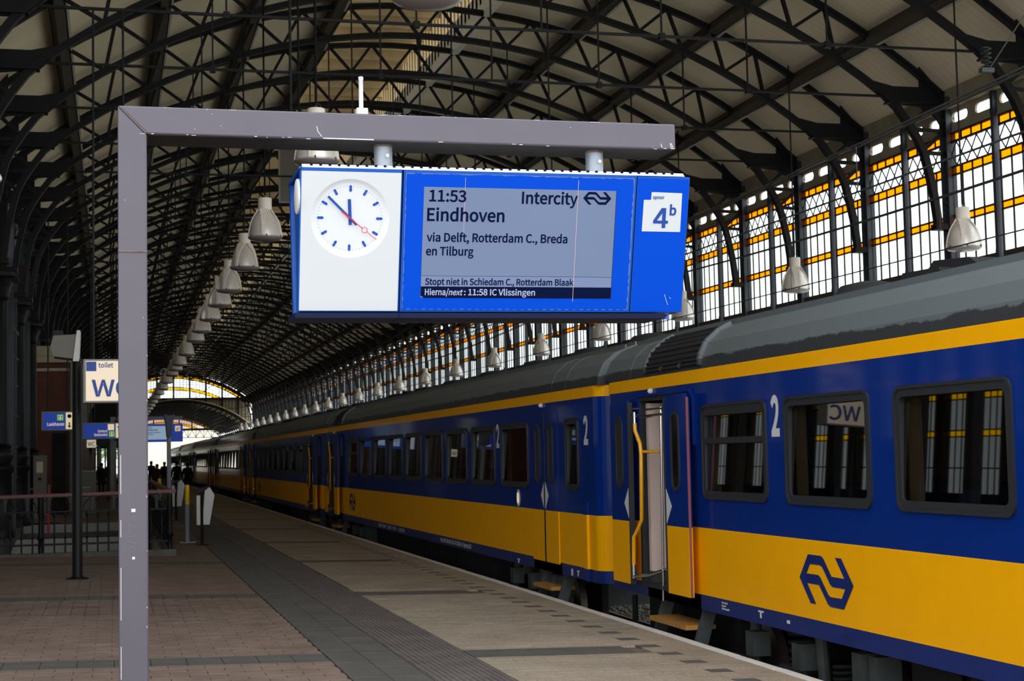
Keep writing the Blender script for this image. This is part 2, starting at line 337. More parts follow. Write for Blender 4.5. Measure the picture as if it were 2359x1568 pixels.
# letter outlines (thousandths of an em: advance, corner coordinates, triangles)
CAP, SPACE = 256, 78
GLYPHS = {
',': (97, [28,-32,37,-23,43,-12,43,-10,49,-9,38,-7,27,-1,20,9,18,22,20,35,28,45,38,51,51,53,66,49,77,39,84,25,86,7,82,-20,71,-43,53,-61,22,-79,8,-44], [11,13,12,10,13,11,10,14,13,9,14,10,9,15,14,8,15,9,8,16,15,7,16,8,6,16,7,6,17,16,5,4,6,4,17,6,3,17,4,2,17,3,1,17,2,1,18,17,0,18,1,21,18,0,21,19,18,20,19,21]),
'-': (121, [114,119,114,77,8,77,8,119], [2,0,3,2,1,0]),
'.': (97, [19,33,26,43,36,50,49,53,61,50,71,43,78,33,80,20,78,7,71,-4,61,-11,49,-13,36,-11,26,-4,19,7,17,20], [2,4,3,1,4,2,1,5,4,1,6,5,0,6,1,0,7,6,15,7,0,14,7,15,14,8,7,13,8,14,13,9,8,12,9,13,12,10,9,12,11,10]),
'/': (137, [144,287,34,-71,-8,-71,103,287], [2,0,3,2,1,0]),
'0': (194, [15,189,32,233,60,261,97,270,135,261,163,233,180,189,186,129,180,69,163,24,135,-4,97,-13,60,-4,32,24,15,69,9,129,134,176,125,207,112,222,97,227,82,222,70,207,60,176,57,129,60,82,70,51,82,35,97,30,112,35,125,51,134,82,138,129], [2,4,3,1,4,2,1,5,4,1,19,5,19,18,5,18,6,5,0,20,1,20,19,1,0,21,20,17,6,18,0,22,21,16,6,17,16,7,6,15,22,0,15,23,22,31,7,16,31,8,7,14,23,15,14,24,23,30,8,31,14,25,24,29,8,30,13,25,14,29,9,8,13,26,25,28,9,29,13,27,26,27,9,28,13,9,27,12,9,13,12,10,9,12,11,10]),
'1': (194, [80,35,80,210,34,210,34,245,56,250,69,254,81,259,94,265,129,265,129,35,180,35,180,-8,22,-8,22,35], [6,8,7,6,9,8,5,9,6,4,1,5,1,9,5,3,1,4,2,1,3,0,9,1,12,0,13,12,9,0,12,10,9,12,11,10]),
'2': (194, [62,74,97,116,118,153,124,185,122,202,115,215,103,223,86,227,73,225,61,219,50,211,33,193,2,224,25,246,43,259,65,267,90,270,124,264,150,247,167,220,173,186,165,144,144,103,111,62,86,35,73,35,84,35,95,36,106,36,185,36,185,-8,7,-8,7,23], [15,17,16,14,17,15,14,18,17,13,18,14,13,19,18,12,7,13,7,19,13,12,8,7,6,19,7,12,9,8,11,10,12,10,9,12,5,19,6,5,20,19,4,20,5,3,20,4,3,21,20,2,21,3,1,21,2,1,22,21,0,22,1,0,23,22,32,23,0,32,25,23,25,24,23,27,29,28,27,30,29,26,30,27,25,30,26,32,30,25,31,30,32]),
'3': (194, [26,64,44,47,57,39,72,33,90,31,108,34,122,41,130,53,133,70,130,87,119,100,98,109,54,113,54,153,94,158,112,167,122,179,125,195,122,208,116,218,105,224,90,227,77,225,65,221,53,214,36,198,7,232,30,250,48,260,68,267,91,270,124,265,150,251,168,228,175,197,171,173,160,153,144,138,129,130,129,140,146,133,165,117,179,96,183,68,176,34,156,8,127,-8,92,-13,63,-10,39,-2,19,11,-1,30], [29,31,30,28,31,29,28,32,31,27,32,28,27,33,32,26,33,27,25,24,26,24,23,26,23,22,26,22,21,26,21,33,26,21,20,33,20,34,33,19,34,20,18,34,19,17,34,18,17,35,34,16,35,17,15,35,16,15,36,35,14,36,15,13,36,14,12,36,13,12,39,36,39,37,36,12,38,39,40,37,39,38,40,37,38,41,40,12,41,38,12,11,41,11,42,41,10,42,11,9,42,10,9,43,42,8,43,9,7,43,8,7,44,43,51,1,0,6,44,7,51,2,1,5,44,6,51,3,2,5,45,44,4,45,5,51,4,3,51,45,4,50,45,51,49,45,50,49,46,45,48,46,49,48,47,46]),
'4': (194, [1,64,1,94,110,263,156,263,156,103,190,103,190,64,156,64,156,-7,113,-7,113,64,113,186,113,198,114,211,114,215,123,215,120,209,115,200,110,190,104,180,52,103,113,103,113,175], [1,3,2,1,14,3,14,15,3,15,4,3,1,13,14,16,4,15,1,12,13,17,4,16,18,11,17,11,4,17,1,18,12,18,11,12,1,19,18,22,4,11,1,20,19,21,4,22,1,21,20,1,4,21,1,5,4,1,6,5,0,6,1,10,6,0,9,7,10,7,6,10,9,8,7]),
'5': (194, [24,63,42,47,55,38,70,33,88,31,107,34,121,44,131,60,135,83,131,104,122,120,109,129,90,133,80,132,71,129,62,125,47,116,21,132,31,265,172,265,172,221,74,221,70,169,65,167,75,171,86,173,99,174,131,169,159,152,178,123,184,83,177,43,156,12,126,-7,92,-13,63,-10,38,-2,19,10,-2,28], [17,21,18,21,19,18,21,20,19,17,23,21,23,22,21,25,27,26,24,27,25,23,27,24,23,28,27,17,28,23,17,12,28,12,29,28,17,13,12,11,29,12,16,15,17,15,14,17,14,13,17,10,29,11,10,30,29,9,30,10,8,30,9,8,31,30,7,31,8,38,1,0,6,31,7,38,2,1,5,31,6,5,32,31,38,3,2,4,32,5,38,4,3,38,32,4,37,32,38,37,33,32,36,33,37,35,33,36,35,34,33]),
'6': (194, [19,189,42,235,75,262,114,270,135,268,153,262,168,252,187,235,157,203,143,217,135,222,125,225,116,226,95,222,77,206,64,176,61,152,57,148,73,159,90,165,108,168,141,162,166,145,182,117,188,79,181,42,164,13,137,-6,105,-13,67,-4,37,22,18,65,11,123,119,33,129,42,137,57,140,79,138,100,131,115,119,124,102,127,92,126,81,121,69,112,59,100,64,70,74,47,88,34,105,29], [2,4,3,2,5,4,2,6,5,1,6,2,1,7,6,1,12,7,12,11,7,11,10,7,10,9,7,9,8,7,0,13,1,13,12,1,0,14,13,0,15,14,32,15,0,32,16,15,19,21,20,18,21,19,18,22,21,17,22,18,32,17,16,32,22,17,32,40,22,40,23,22,32,41,40,39,23,40,32,42,41,38,23,39,31,43,32,43,42,32,38,24,23,37,24,38,31,44,43,31,45,44,36,24,37,35,24,36,35,25,24,31,46,45,30,46,31,34,25,35,30,47,46,33,25,34,33,26,25,30,48,47,48,26,33,30,26,48,29,26,30,29,27,26,28,27,29]),
'7': (194, [9,221,9,265,186,265,186,235,149,178,127,125,116,68,110,-8,60,-8,67,68,80,127,102,182,127,221], [0,2,1,0,3,2,0,12,3,12,4,3,11,4,12,10,4,11,10,5,4,9,5,10,9,6,5,8,6,9,8,7,6]),
'8': (194, [12,90,24,112,40,130,55,139,55,132,44,141,31,156,23,174,20,196,26,225,43,249,68,264,99,269,131,264,156,248,172,223,178,193,174,171,165,152,153,136,144,127,144,134,157,125,172,109,183,88,187,61,180,32,162,8,134,-8,98,-13,62,-8,34,8,14,33,7,64,131,206,124,218,113,225,98,228,85,226,75,219,69,209,66,196,70,179,81,167,98,156,113,150,120,157,127,168,132,179,133,191,135,81,122,94,102,106,81,115,72,107,62,95,55,82,53,67,56,51,66,39,80,31,98,28,116,31,128,38,136,49,139,62], [11,13,12,10,13,11,10,14,13,9,14,10,9,37,14,37,15,14,9,38,37,36,15,37,9,39,38,8,39,9,35,15,36,35,16,15,8,40,39,34,16,35,8,41,40,49,16,34,8,42,41,7,42,8,49,17,16,48,17,49,7,43,42,47,17,48,6,43,7,47,18,17,46,18,47,6,44,43,45,18,46,6,45,44,5,45,6,45,19,18,5,19,45,4,3,5,3,19,5,2,19,3,2,21,19,21,20,19,2,22,21,1,22,2,1,53,22,53,23,22,1,54,53,52,23,53,0,54,1,52,24,23,0,55,54,51,24,52,0,56,55,50,24,51,33,56,0,50,25,24,33,57,56,65,25,50,33,58,57,32,58,33,64,25,65,64,26,25,32,59,58,63,26,64,32,60,59,62,26,63,31,60,32,62,27,26,31,61,60,61,27,62,31,27,61,30,27,31,30,28,27,30,29,28]),
'9': (194, [37,54,52,40,61,35,71,32,81,31,101,35,118,51,131,81,134,105,138,109,122,98,104,91,86,89,54,94,28,112,12,140,7,178,13,215,31,244,57,263,89,270,127,261,158,236,177,195,184,139,176,71,154,23,121,-5,83,-13,61,-11,43,-5,27,4,8,21,76,224,65,215,57,199,54,178,57,157,64,142,75,133,92,130,102,131,114,136,126,146,136,158,131,188,121,211,107,223,89,228], [19,21,20,18,21,19,18,22,21,17,48,18,48,22,18,48,47,22,47,23,22,17,33,48,17,34,33,46,23,47,16,34,17,16,35,34,45,23,46,16,36,35,45,24,23,44,24,45,15,36,16,15,37,36,43,24,44,15,38,37,42,24,43,15,39,38,14,39,15,42,25,24,41,9,42,9,25,42,14,40,39,40,9,41,14,9,40,13,9,14,13,10,9,8,25,9,7,25,8,13,11,10,12,11,13,6,25,7,6,26,25,32,1,0,5,26,6,32,2,1,4,26,5,32,3,2,32,4,3,32,26,4,32,27,26,31,27,32,30,27,31,30,28,27,29,28,30]),
':': (97, [19,33,26,43,36,50,49,53,61,50,71,43,78,33,80,20,78,7,71,-4,61,-11,49,-13,36,-11,26,-4,19,7,17,20,19,174,26,185,36,192,49,194,61,192,71,185,78,174,80,161,78,148,71,137,61,130,49,128,36,130,26,137,19,148,17,161], [18,20,19,17,20,18,17,21,20,17,22,21,16,22,17,16,23,22,31,23,16,31,24,23,30,24,31,29,24,30,29,25,24,28,25,29,28,26,25,28,27,26,2,4,3,1,4,2,1,5,4,1,6,5,0,6,1,0,7,6,15,7,0,14,7,15,14,8,7,13,8,14,13,9,8,12,9,13,12,10,9,12,11,10]),
'B': (230, [112,265,149,262,180,249,201,227,208,194,205,173,197,155,183,140,171,133,171,143,187,137,206,123,219,102,223,75,215,38,192,12,159,-4,117,-8,27,-8,27,265,132,159,148,166,156,176,159,190,156,205,148,215,132,221,107,223,76,223,76,156,105,156,140,37,159,45,170,58,174,76,170,93,159,104,140,111,112,114,76,114,76,34,112,34], [18,28,19,28,0,19,28,1,0,28,2,1,28,3,2,28,27,3,27,26,3,26,4,3,18,29,28,25,4,26,24,4,25,23,4,24,23,5,4,22,5,23,21,5,22,21,6,5,20,6,21,30,6,20,18,39,29,39,30,29,39,6,30,39,9,6,9,7,6,39,8,9,10,7,9,8,10,7,8,11,10,39,11,8,39,38,11,38,37,11,37,12,11,18,40,39,36,12,37,35,12,36,35,13,12,34,13,35,33,13,34,33,14,13,32,14,33,31,14,32,31,15,14,41,15,31,18,41,40,18,15,41,18,16,15,18,17,16]),
'C': (223, [21,187,46,232,85,260,134,270,158,267,179,259,197,248,216,230,188,196,171,212,160,218,148,223,135,224,105,218,83,200,68,170,62,129,67,88,82,58,104,39,134,32,149,34,162,39,175,47,194,65,222,32,200,10,180,-3,157,-10,132,-13,84,-3,46,25,21,69,12,128], [2,4,3,2,5,4,1,5,2,1,6,5,1,7,6,0,13,1,13,12,1,12,7,1,12,11,7,11,10,7,10,9,7,9,8,7,0,14,13,0,15,14,33,15,0,33,16,15,33,17,16,32,17,33,32,18,17,31,18,32,23,25,24,31,19,18,22,25,23,21,25,22,31,20,19,20,25,21,31,25,20,31,26,25,30,26,31,30,27,26,30,28,27,29,28,30]),
'D': (241, [100,265,155,256,196,230,221,187,229,129,221,72,196,28,155,1,102,-8,27,-8,27,265,133,42,158,59,173,88,178,129,173,170,158,198,133,216,96,222,76,222,76,35,96,35], [9,19,10,19,0,10,19,1,0,19,2,1,19,18,2,18,17,2,17,3,2,9,20,19,16,3,17,15,3,16,15,4,3,14,4,15,14,5,4,13,5,14,12,5,13,12,6,5,11,6,12,21,6,11,9,21,20,9,6,21,9,7,6,9,8,7]),
'E': (206, [192,265,192,221,76,221,76,157,173,157,173,113,76,113,76,36,195,36,195,-8,27,-8,27,265], [10,2,11,2,0,11,2,1,0,10,3,2,10,6,3,6,4,3,6,5,4,10,7,6,10,8,7,10,9,8]),
'H': (255, [76,265,76,158,179,158,179,265,228,265,228,-8,179,-8,179,113,76,113,76,-8,27,-8,27,265], [10,0,11,10,1,0,2,4,3,2,5,4,10,8,1,8,2,1,8,7,2,7,5,2,10,9,8,6,5,7]),
'I': (103, [76,265,76,-8,27,-8,27,265], [2,0,3,2,1,0]),
'L': (190, [76,265,76,36,188,36,188,-8,27,-8,27,265], [4,0,5,4,1,0,4,2,1,4,3,2]),
'N': (253, [73,265,170,99,195,51,182,51,181,61,180,82,179,103,178,123,178,265,226,265,226,-8,180,-8,84,158,58,206,71,206,72,196,73,176,74,155,74,135,74,-8,27,-8,27,265], [20,13,21,13,0,21,13,14,0,14,1,0,7,9,8,7,10,9,20,16,13,16,12,13,15,1,14,16,1,15,20,17,16,12,1,16,11,1,12,20,18,17,20,19,18,6,10,7,5,10,6,11,4,1,4,2,1,4,2,5,2,10,5,11,3,4,11,2,3,11,10,2]),
'R': (222, [135,146,151,154,161,166,164,185,161,202,152,213,135,220,110,222,76,222,76,143,110,143,76,100,76,-8,27,-8,27,265,116,265,154,261,185,248,206,222,214,185,209,155,196,131,175,114,160,108,227,-8,171,-8,109,100], [13,8,14,8,15,14,8,16,15,8,17,16,8,18,17,8,7,18,7,6,18,6,5,18,5,19,18,13,9,8,4,19,5,3,19,4,3,20,19,2,20,3,1,20,2,1,21,20,0,21,1,10,21,0,13,11,9,11,10,9,11,21,10,11,22,21,11,23,22,11,26,23,26,24,23,13,12,11,25,24,26]),
'S': (209, [35,68,56,50,72,40,89,34,107,32,127,35,141,42,149,52,152,66,149,79,142,88,131,96,114,104,77,120,58,130,40,144,25,165,20,193,27,224,46,249,75,264,109,270,133,267,155,260,175,249,197,231,169,197,151,212,139,219,125,223,110,224,92,222,80,216,73,207,70,196,73,184,81,174,93,167,108,160,144,145,166,133,185,118,198,96,202,68,195,36,176,10,146,-7,107,-13,78,-10,53,-2,30,11,5,32], [20,22,21,20,23,22,19,23,20,19,24,23,19,25,24,18,25,19,18,30,25,30,29,25,29,28,25,28,27,25,27,26,25,17,31,18,31,30,18,17,32,31,17,33,32,17,34,33,17,35,34,16,35,17,16,36,35,16,37,36,16,38,37,15,38,16,15,39,38,15,40,39,14,40,15,14,41,40,13,41,14,12,41,13,12,42,41,11,42,12,11,43,42,10,43,11,9,43,10,8,43,9,8,44,43,51,1,0,7,44,8,6,44,7,51,2,1,5,44,6,51,3,2,5,45,44,4,45,5,51,4,3,51,45,4,50,45,51,49,45,50,49,46,45,48,46,49,48,47,46]),
'T': (210, [2,221,2,265,207,265,207,221,130,221,130,-8,80,-8,80,221], [0,2,1,0,3,2,7,3,0,6,4,7,4,3,7,6,5,4]),
'U': (252, [26,265,75,265,75,106,79,69,90,47,106,36,126,32,147,36,163,47,174,69,179,106,179,265,227,265,227,105,220,51,198,14,166,-7,126,-13,87,-7,54,14,33,51,26,105], [21,1,0,21,2,1,10,12,11,10,13,12,9,13,10,21,3,2,20,3,21,9,14,13,8,14,9,20,4,3,19,4,20,8,15,14,7,15,8,19,5,4,6,15,7,19,6,5,19,15,6,18,15,19,18,16,15,18,17,16]),
'V': (201, [41,265,84,120,90,98,96,78,102,57,107,41,96,41,101,57,107,78,113,98,119,120,162,265,213,265,126,-8,76,-8,-11,265], [14,0,15,14,1,0,10,12,11,10,13,12,14,2,1,9,13,10,14,3,2,8,13,9,14,7,3,7,4,3,7,4,8,4,13,8,14,6,7,5,13,4,14,5,6,14,13,5]),
'W': (307, [48,263,76,118,80,97,83,77,87,56,90,40,81,40,84,56,89,77,93,98,98,118,135,263,175,263,212,118,216,98,221,77,225,56,229,40,220,40,223,56,226,76,230,97,233,118,262,263,306,263,250,-7,201,-7,161,153,157,168,154,183,151,197,149,207,158,207,156,197,153,183,150,168,146,153,107,-7,58,-7,1,263], [38,0,39,38,1,0,10,12,11,10,31,12,31,32,12,32,13,12,22,24,23,22,25,24,10,30,31,33,13,32,10,34,30,34,29,30,34,29,33,29,13,33,28,13,29,10,35,34,27,13,28,10,36,35,10,37,36,26,13,27,9,37,10,26,14,13,38,2,1,21,25,22,26,15,14,8,37,9,38,3,2,20,25,21,26,19,15,19,16,15,7,4,8,4,37,8,38,7,3,7,4,3,19,16,20,16,25,20,17,25,16,38,6,7,5,37,4,26,18,19,38,5,6,38,37,5,26,17,18,26,25,17]),
'a': (197, [20,81,44,104,83,120,128,127,127,136,122,149,113,157,98,160,84,158,70,154,57,148,38,136,17,173,39,186,58,195,79,201,104,204,137,197,160,179,174,151,178,117,178,-8,135,-8,133,14,142,14,129,5,113,-4,95,-11,76,-13,51,-9,30,3,17,23,12,50,129,89,99,84,75,74,63,64,60,51,62,41,67,35,74,31,85,30,96,31,107,35,119,42,129,50], [15,17,16,14,17,15,14,18,17,13,18,14,12,18,13,12,19,18,11,10,12,10,9,12,9,8,12,8,7,12,7,19,12,6,19,7,5,19,6,5,20,19,4,20,5,3,20,4,2,20,3,1,20,2,1,33,20,33,21,20,0,33,1,0,34,33,45,21,33,0,35,34,32,35,0,32,36,35,32,37,36,32,38,37,44,21,45,31,38,32,43,24,44,24,21,44,31,39,38,42,24,43,31,40,39,31,41,40,41,24,42,31,24,41,30,23,31,23,24,31,30,25,23,25,22,23,25,21,24,30,26,25,22,21,25,29,26,30,29,27,26,28,27,29]),
'b': (216, [68,11,65,-8,24,-8,24,287,73,287,73,202,72,186,72,186,88,195,105,201,123,204,159,196,186,174,202,140,207,98,200,52,180,17,151,-6,116,-13,100,-11,85,-6,70,2,59,11,154,125,147,144,134,155,115,159,105,158,94,154,83,146,73,138,73,46,81,40,92,35,102,32,110,31,129,35,143,48,153,69,157,98], [2,4,3,2,5,4,9,11,10,2,7,5,7,6,5,8,11,9,8,12,11,7,12,8,2,30,7,30,29,7,29,28,7,28,27,7,27,12,7,27,26,12,26,25,12,25,13,12,24,13,25,23,13,24,23,14,13,2,31,30,39,14,23,39,15,14,38,15,39,37,15,38,37,16,15,36,16,37,2,32,31,2,33,32,35,16,36,2,22,33,22,34,33,22,35,34,22,16,35,22,0,16,0,17,16,2,21,22,1,21,0,21,17,0,2,1,21,20,17,21,20,18,17,19,18,20]),
'c': (179, [18,140,39,175,71,196,109,204,129,202,145,196,159,188,177,174,150,140,136,151,128,156,120,159,111,159,91,155,75,142,64,122,60,95,64,68,74,48,90,35,110,31,121,32,131,35,141,41,157,53,180,17,160,2,143,-6,126,-11,107,-13,69,-6,37,16,17,50,10,95], [2,4,3,2,5,4,1,5,2,1,6,5,1,7,6,0,7,1,0,12,7,12,11,7,11,10,7,10,9,7,9,8,7,0,13,12,0,14,13,0,15,14,33,15,0,33,16,15,32,16,33,32,17,16,32,18,17,23,25,24,31,18,32,31,19,18,22,25,23,21,25,22,31,20,19,20,25,21,31,25,20,31,26,25,30,26,31,30,27,26,29,27,30,29,28,27]),
'd': (217, [17,139,37,174,66,196,100,204,118,202,133,197,147,189,145,191,144,205,144,287,193,287,193,-8,151,-8,148,14,158,14,148,5,133,-4,116,-11,97,-13,61,-6,33,16,16,50,10,95,144,144,136,150,126,156,116,159,107,159,89,155,74,143,64,122,60,95,63,67,72,47,86,35,104,31,115,32,125,36,135,43,144,52], [8,10,9,8,11,10,7,6,8,6,11,8,2,4,3,2,5,4,2,6,5,1,6,2,1,26,6,26,25,6,25,24,6,24,23,6,23,11,6,0,27,1,27,26,1,0,28,27,0,29,28,39,11,23,0,30,29,22,30,0,22,31,30,22,32,31,21,32,22,21,33,32,38,11,39,20,33,21,20,34,33,37,11,38,36,14,37,14,11,37,20,35,34,35,14,36,20,14,35,19,13,20,13,14,20,19,15,13,15,12,13,15,11,14,19,16,15,12,11,15,19,17,16,18,17,19]),
'e': (194, [17,140,38,174,68,196,103,204,139,197,166,176,182,145,188,106,188,100,187,95,187,90,185,79,60,79,63,63,75,45,91,34,113,30,125,30,135,33,146,37,164,48,183,11,162,-1,146,-7,129,-11,109,-13,70,-6,38,16,17,50,10,95,140,133,132,149,120,158,104,161,88,158,74,148,64,132,60,119,142,119], [2,4,3,2,5,4,1,5,2,1,32,5,32,6,5,0,34,1,34,33,1,33,32,1,31,6,32,0,35,34,30,6,31,0,36,35,30,7,6,29,36,0,38,7,30,29,37,36,29,38,37,29,7,38,29,8,7,29,9,8,29,10,9,28,12,29,12,10,29,12,11,10,28,13,12,28,14,13,27,14,28,19,21,20,27,15,14,18,21,19,27,16,15,17,21,18,16,21,17,27,21,16,26,21,27,26,22,21,26,23,22,25,23,26,25,24,23]),
'f': (114, [29,198,29,221,33,249,44,272,65,287,92,292,102,291,112,290,120,288,135,283,123,241,109,247,105,248,100,249,97,249,88,247,83,243,79,234,78,220,78,199,118,199,118,156,78,156,78,-8,29,-8,29,156,3,156,3,196], [4,6,5,4,7,6,4,8,7,4,9,8,3,9,4,3,11,9,11,10,9,2,14,3,14,13,3,13,12,3,12,11,3,1,15,2,15,14,2,1,16,15,1,17,16,1,18,17,0,18,1,0,19,18,0,20,19,0,21,20,27,21,0,26,21,27,25,21,26,24,22,25,22,21,25,24,23,22]),
'g': (197, [13,-23,20,-10,29,2,39,10,39,5,34,9,28,17,24,27,22,39,24,52,30,64,38,73,43,78,43,73,36,81,27,94,21,109,18,127,25,158,42,182,66,196,96,202,104,201,112,200,119,198,124,197,196,197,196,159,164,159,162,162,167,151,171,139,172,126,166,96,150,73,126,59,96,54,88,54,80,56,72,58,69,59,68,58,65,54,63,50,62,44,63,39,67,35,75,31,89,30,127,30,157,27,180,18,194,2,199,-22,192,-50,170,-73,138,-89,96,-94,63,-91,36,-80,18,-62,11,-37,127,144,120,155,109,162,96,165,83,162,72,155,65,144,62,127,65,111,73,99,83,91,96,89,109,91,120,99,127,111,130,127,153,-19,148,-14,138,-10,122,-9,90,-9,84,-9,77,-9,70,-8,67,-7,61,-12,56,-19,53,-26,52,-32,55,-43,64,-51,79,-57,101,-59,124,-56,141,-48,151,-38,154,-27], [20,22,21,20,23,22,20,24,23,20,25,24,20,26,25,20,27,26,19,27,20,18,65,19,65,29,19,29,27,19,18,66,65,64,29,65,18,67,66,63,29,64,63,30,29,28,27,29,17,67,18,17,68,67,62,30,63,62,31,30,77,31,62,17,69,68,77,32,31,16,69,17,76,32,77,16,70,69,76,33,32,75,33,76,16,71,70,15,71,16,74,33,75,15,72,71,74,34,33,14,72,15,73,34,74,14,73,72,14,34,73,13,12,14,12,34,14,11,34,12,11,35,34,10,35,11,9,40,10,40,35,10,9,41,40,39,35,40,39,36,35,38,36,39,9,42,41,37,36,38,9,43,42,8,43,9,8,44,43,8,45,44,7,45,8,7,46,45,7,47,46,7,48,47,7,49,48,7,50,49,7,51,50,6,51,7,6,52,51,5,3,6,3,52,6,5,2,3,4,52,3,2,4,5,2,52,4,1,52,2,1,86,52,86,81,52,81,80,52,80,53,52,1,87,86,85,81,86,84,81,85,83,81,84,82,81,83,0,87,1,79,53,80,0,88,87,78,53,79,98,53,78,0,89,88,98,54,53,61,89,0,61,90,89,97,54,98,61,91,90,60,91,61,96,54,97,60,92,91,95,54,96,95,55,54,60,93,92,94,55,95,60,94,93,60,55,94,59,55,60,59,56,55,58,56,59,58,57,56]),
'h': (213, [73,287,73,202,72,183,71,182,87,193,105,201,126,204,156,198,177,181,189,155,193,121,193,-8,144,-8,144,116,142,137,137,150,129,156,116,158,105,157,94,152,83,144,73,134,73,-8,24,-8,24,287], [23,0,24,23,1,0,5,7,6,23,3,1,3,2,1,4,7,5,4,8,7,3,8,4,23,21,3,21,20,3,20,19,3,19,18,3,18,8,3,18,17,8,17,9,8,16,9,17,15,9,16,15,10,9,14,10,15,13,10,14,23,22,21,13,11,10,12,11,13]),
'i': (96, [21,262,27,272,37,278,48,280,60,278,70,272,76,262,78,251,76,239,70,229,60,223,48,221,37,223,27,229,21,239,19,251,73,199,73,-8,24,-8,24,199], [18,16,19,18,17,16,2,4,3,2,5,4,1,5,2,1,6,5,0,6,1,0,7,6,15,7,0,15,8,7,14,8,15,13,8,14,13,9,8,12,9,13,12,10,9,11,10,12]),
'k': (193, [70,285,70,96,62,96,143,197,195,197,126,113,202,-7,151,-7,99,81,70,48,70,-7,26,-7,26,285], [11,0,12,11,2,0,2,1,0,2,4,3,2,5,4,2,8,5,8,6,5,11,9,2,9,8,2,7,6,8,11,10,9]),
'l': (99, [24,287,73,287,73,36,73,32,74,30,74,31,74,31,74,31,75,31,76,31,87,33,94,-8,83,-11,78,-12,72,-13,65,-13,47,-10,33,1,26,18,24,37], [19,1,0,19,2,1,18,2,19,18,3,2,9,11,10,18,5,3,5,4,3,8,11,9,18,6,5,7,11,8,6,11,7,18,11,6,17,11,18,16,11,17,16,12,11,15,12,16,15,13,12,15,14,13]),
'm': (324, [66,199,69,171,59,171,70,182,85,193,103,201,121,204,144,201,161,192,174,179,177,173,183,180,200,192,218,201,237,204,266,198,287,181,299,155,303,121,303,-8,254,-8,254,116,252,137,247,150,239,156,227,158,219,157,209,152,198,144,188,134,188,-8,139,-8,139,116,137,137,132,150,124,156,112,158,103,157,94,152,83,144,73,134,73,-8,24,-8,24,199], [13,15,14,5,7,6,5,8,7,4,8,5,12,15,13,42,2,43,2,0,43,2,1,0,12,16,15,3,8,4,3,9,8,11,16,12,2,9,3,11,17,16,10,17,11,2,10,9,2,17,10,42,40,2,40,39,2,39,38,2,38,37,2,37,36,2,36,25,2,25,17,2,36,26,25,24,17,25,35,26,36,35,27,26,34,27,35,23,17,24,23,18,17,34,28,27,33,28,34,22,18,23,33,29,28,32,29,33,21,18,22,42,41,40,32,30,29,21,19,18,31,30,32,20,19,21]),
'n': (214, [66,199,69,171,59,171,71,182,87,193,105,201,126,204,156,198,177,181,189,155,193,121,193,-8,144,-8,144,116,142,137,137,150,129,156,116,158,105,157,94,152,83,144,73,134,73,-8,24,-8,24,199], [5,7,6,4,7,5,23,2,24,2,0,24,2,1,0,4,8,7,3,8,4,2,8,3,2,9,8,23,21,2,21,20,2,20,19,2,19,18,2,18,17,2,17,9,2,16,9,17,15,9,16,15,10,9,14,10,15,13,10,14,23,22,21,13,11,10,12,11,13]),
'o': (212, [17,140,38,175,69,196,106,204,143,196,174,175,195,140,203,95,195,50,174,16,143,-6,106,-13,69,-6,38,16,17,50,10,95,149,122,139,143,125,155,106,159,88,155,73,143,63,122,60,95,63,68,73,47,88,35,106,31,125,35,139,47,149,68,153,95], [2,4,3,1,4,2,1,5,4,0,5,1,0,19,5,19,6,5,0,20,19,18,6,19,0,21,20,17,6,18,0,22,21,16,6,17,15,22,0,16,7,6,15,23,22,31,7,16,30,7,31,15,24,23,14,24,15,30,8,7,29,8,30,14,25,24,13,25,14,29,9,8,28,9,29,13,26,25,27,9,28,13,27,26,13,9,27,12,9,13,12,10,9,11,10,12]),
'p': (217, [66,199,69,177,59,177,71,185,87,195,104,201,123,204,159,196,186,174,202,140,207,98,200,52,180,17,151,-6,116,-13,101,-11,86,-7,72,1,72,0,73,-16,73,-89,24,-89,24,199,154,125,147,144,134,155,115,159,105,158,94,154,83,146,73,138,73,46,81,40,92,35,102,32,110,31,129,35,143,48,153,69,157,98], [5,7,6,4,7,5,21,2,22,2,0,22,2,1,0,4,8,7,3,8,4,2,8,3,21,30,2,30,29,2,29,28,2,28,27,2,27,8,2,27,26,8,26,25,8,25,9,8,24,9,25,23,9,24,23,10,9,21,31,30,39,10,23,39,11,10,38,11,39,37,11,38,37,12,11,36,12,37,21,32,31,21,17,32,17,33,32,35,12,36,17,34,33,17,35,34,17,12,35,17,13,12,21,18,17,16,13,17,21,19,18,16,14,13,15,14,16,21,20,19]),
'r': (136, [66,199,69,164,58,164,67,177,81,191,98,200,116,204,123,203,129,202,135,201,146,196,137,152,124,156,120,157,117,158,113,158,103,156,93,150,82,138,73,120,73,-8,24,-8,24,199], [5,7,6,5,8,7,5,9,8,5,10,9,4,10,5,21,2,22,2,0,22,2,3,0,3,1,0,4,11,10,3,11,4,1,13,3,13,12,3,12,11,3,21,1,2,21,19,1,19,18,1,18,17,1,17,16,1,16,15,1,15,14,1,14,13,1,21,20,19]),
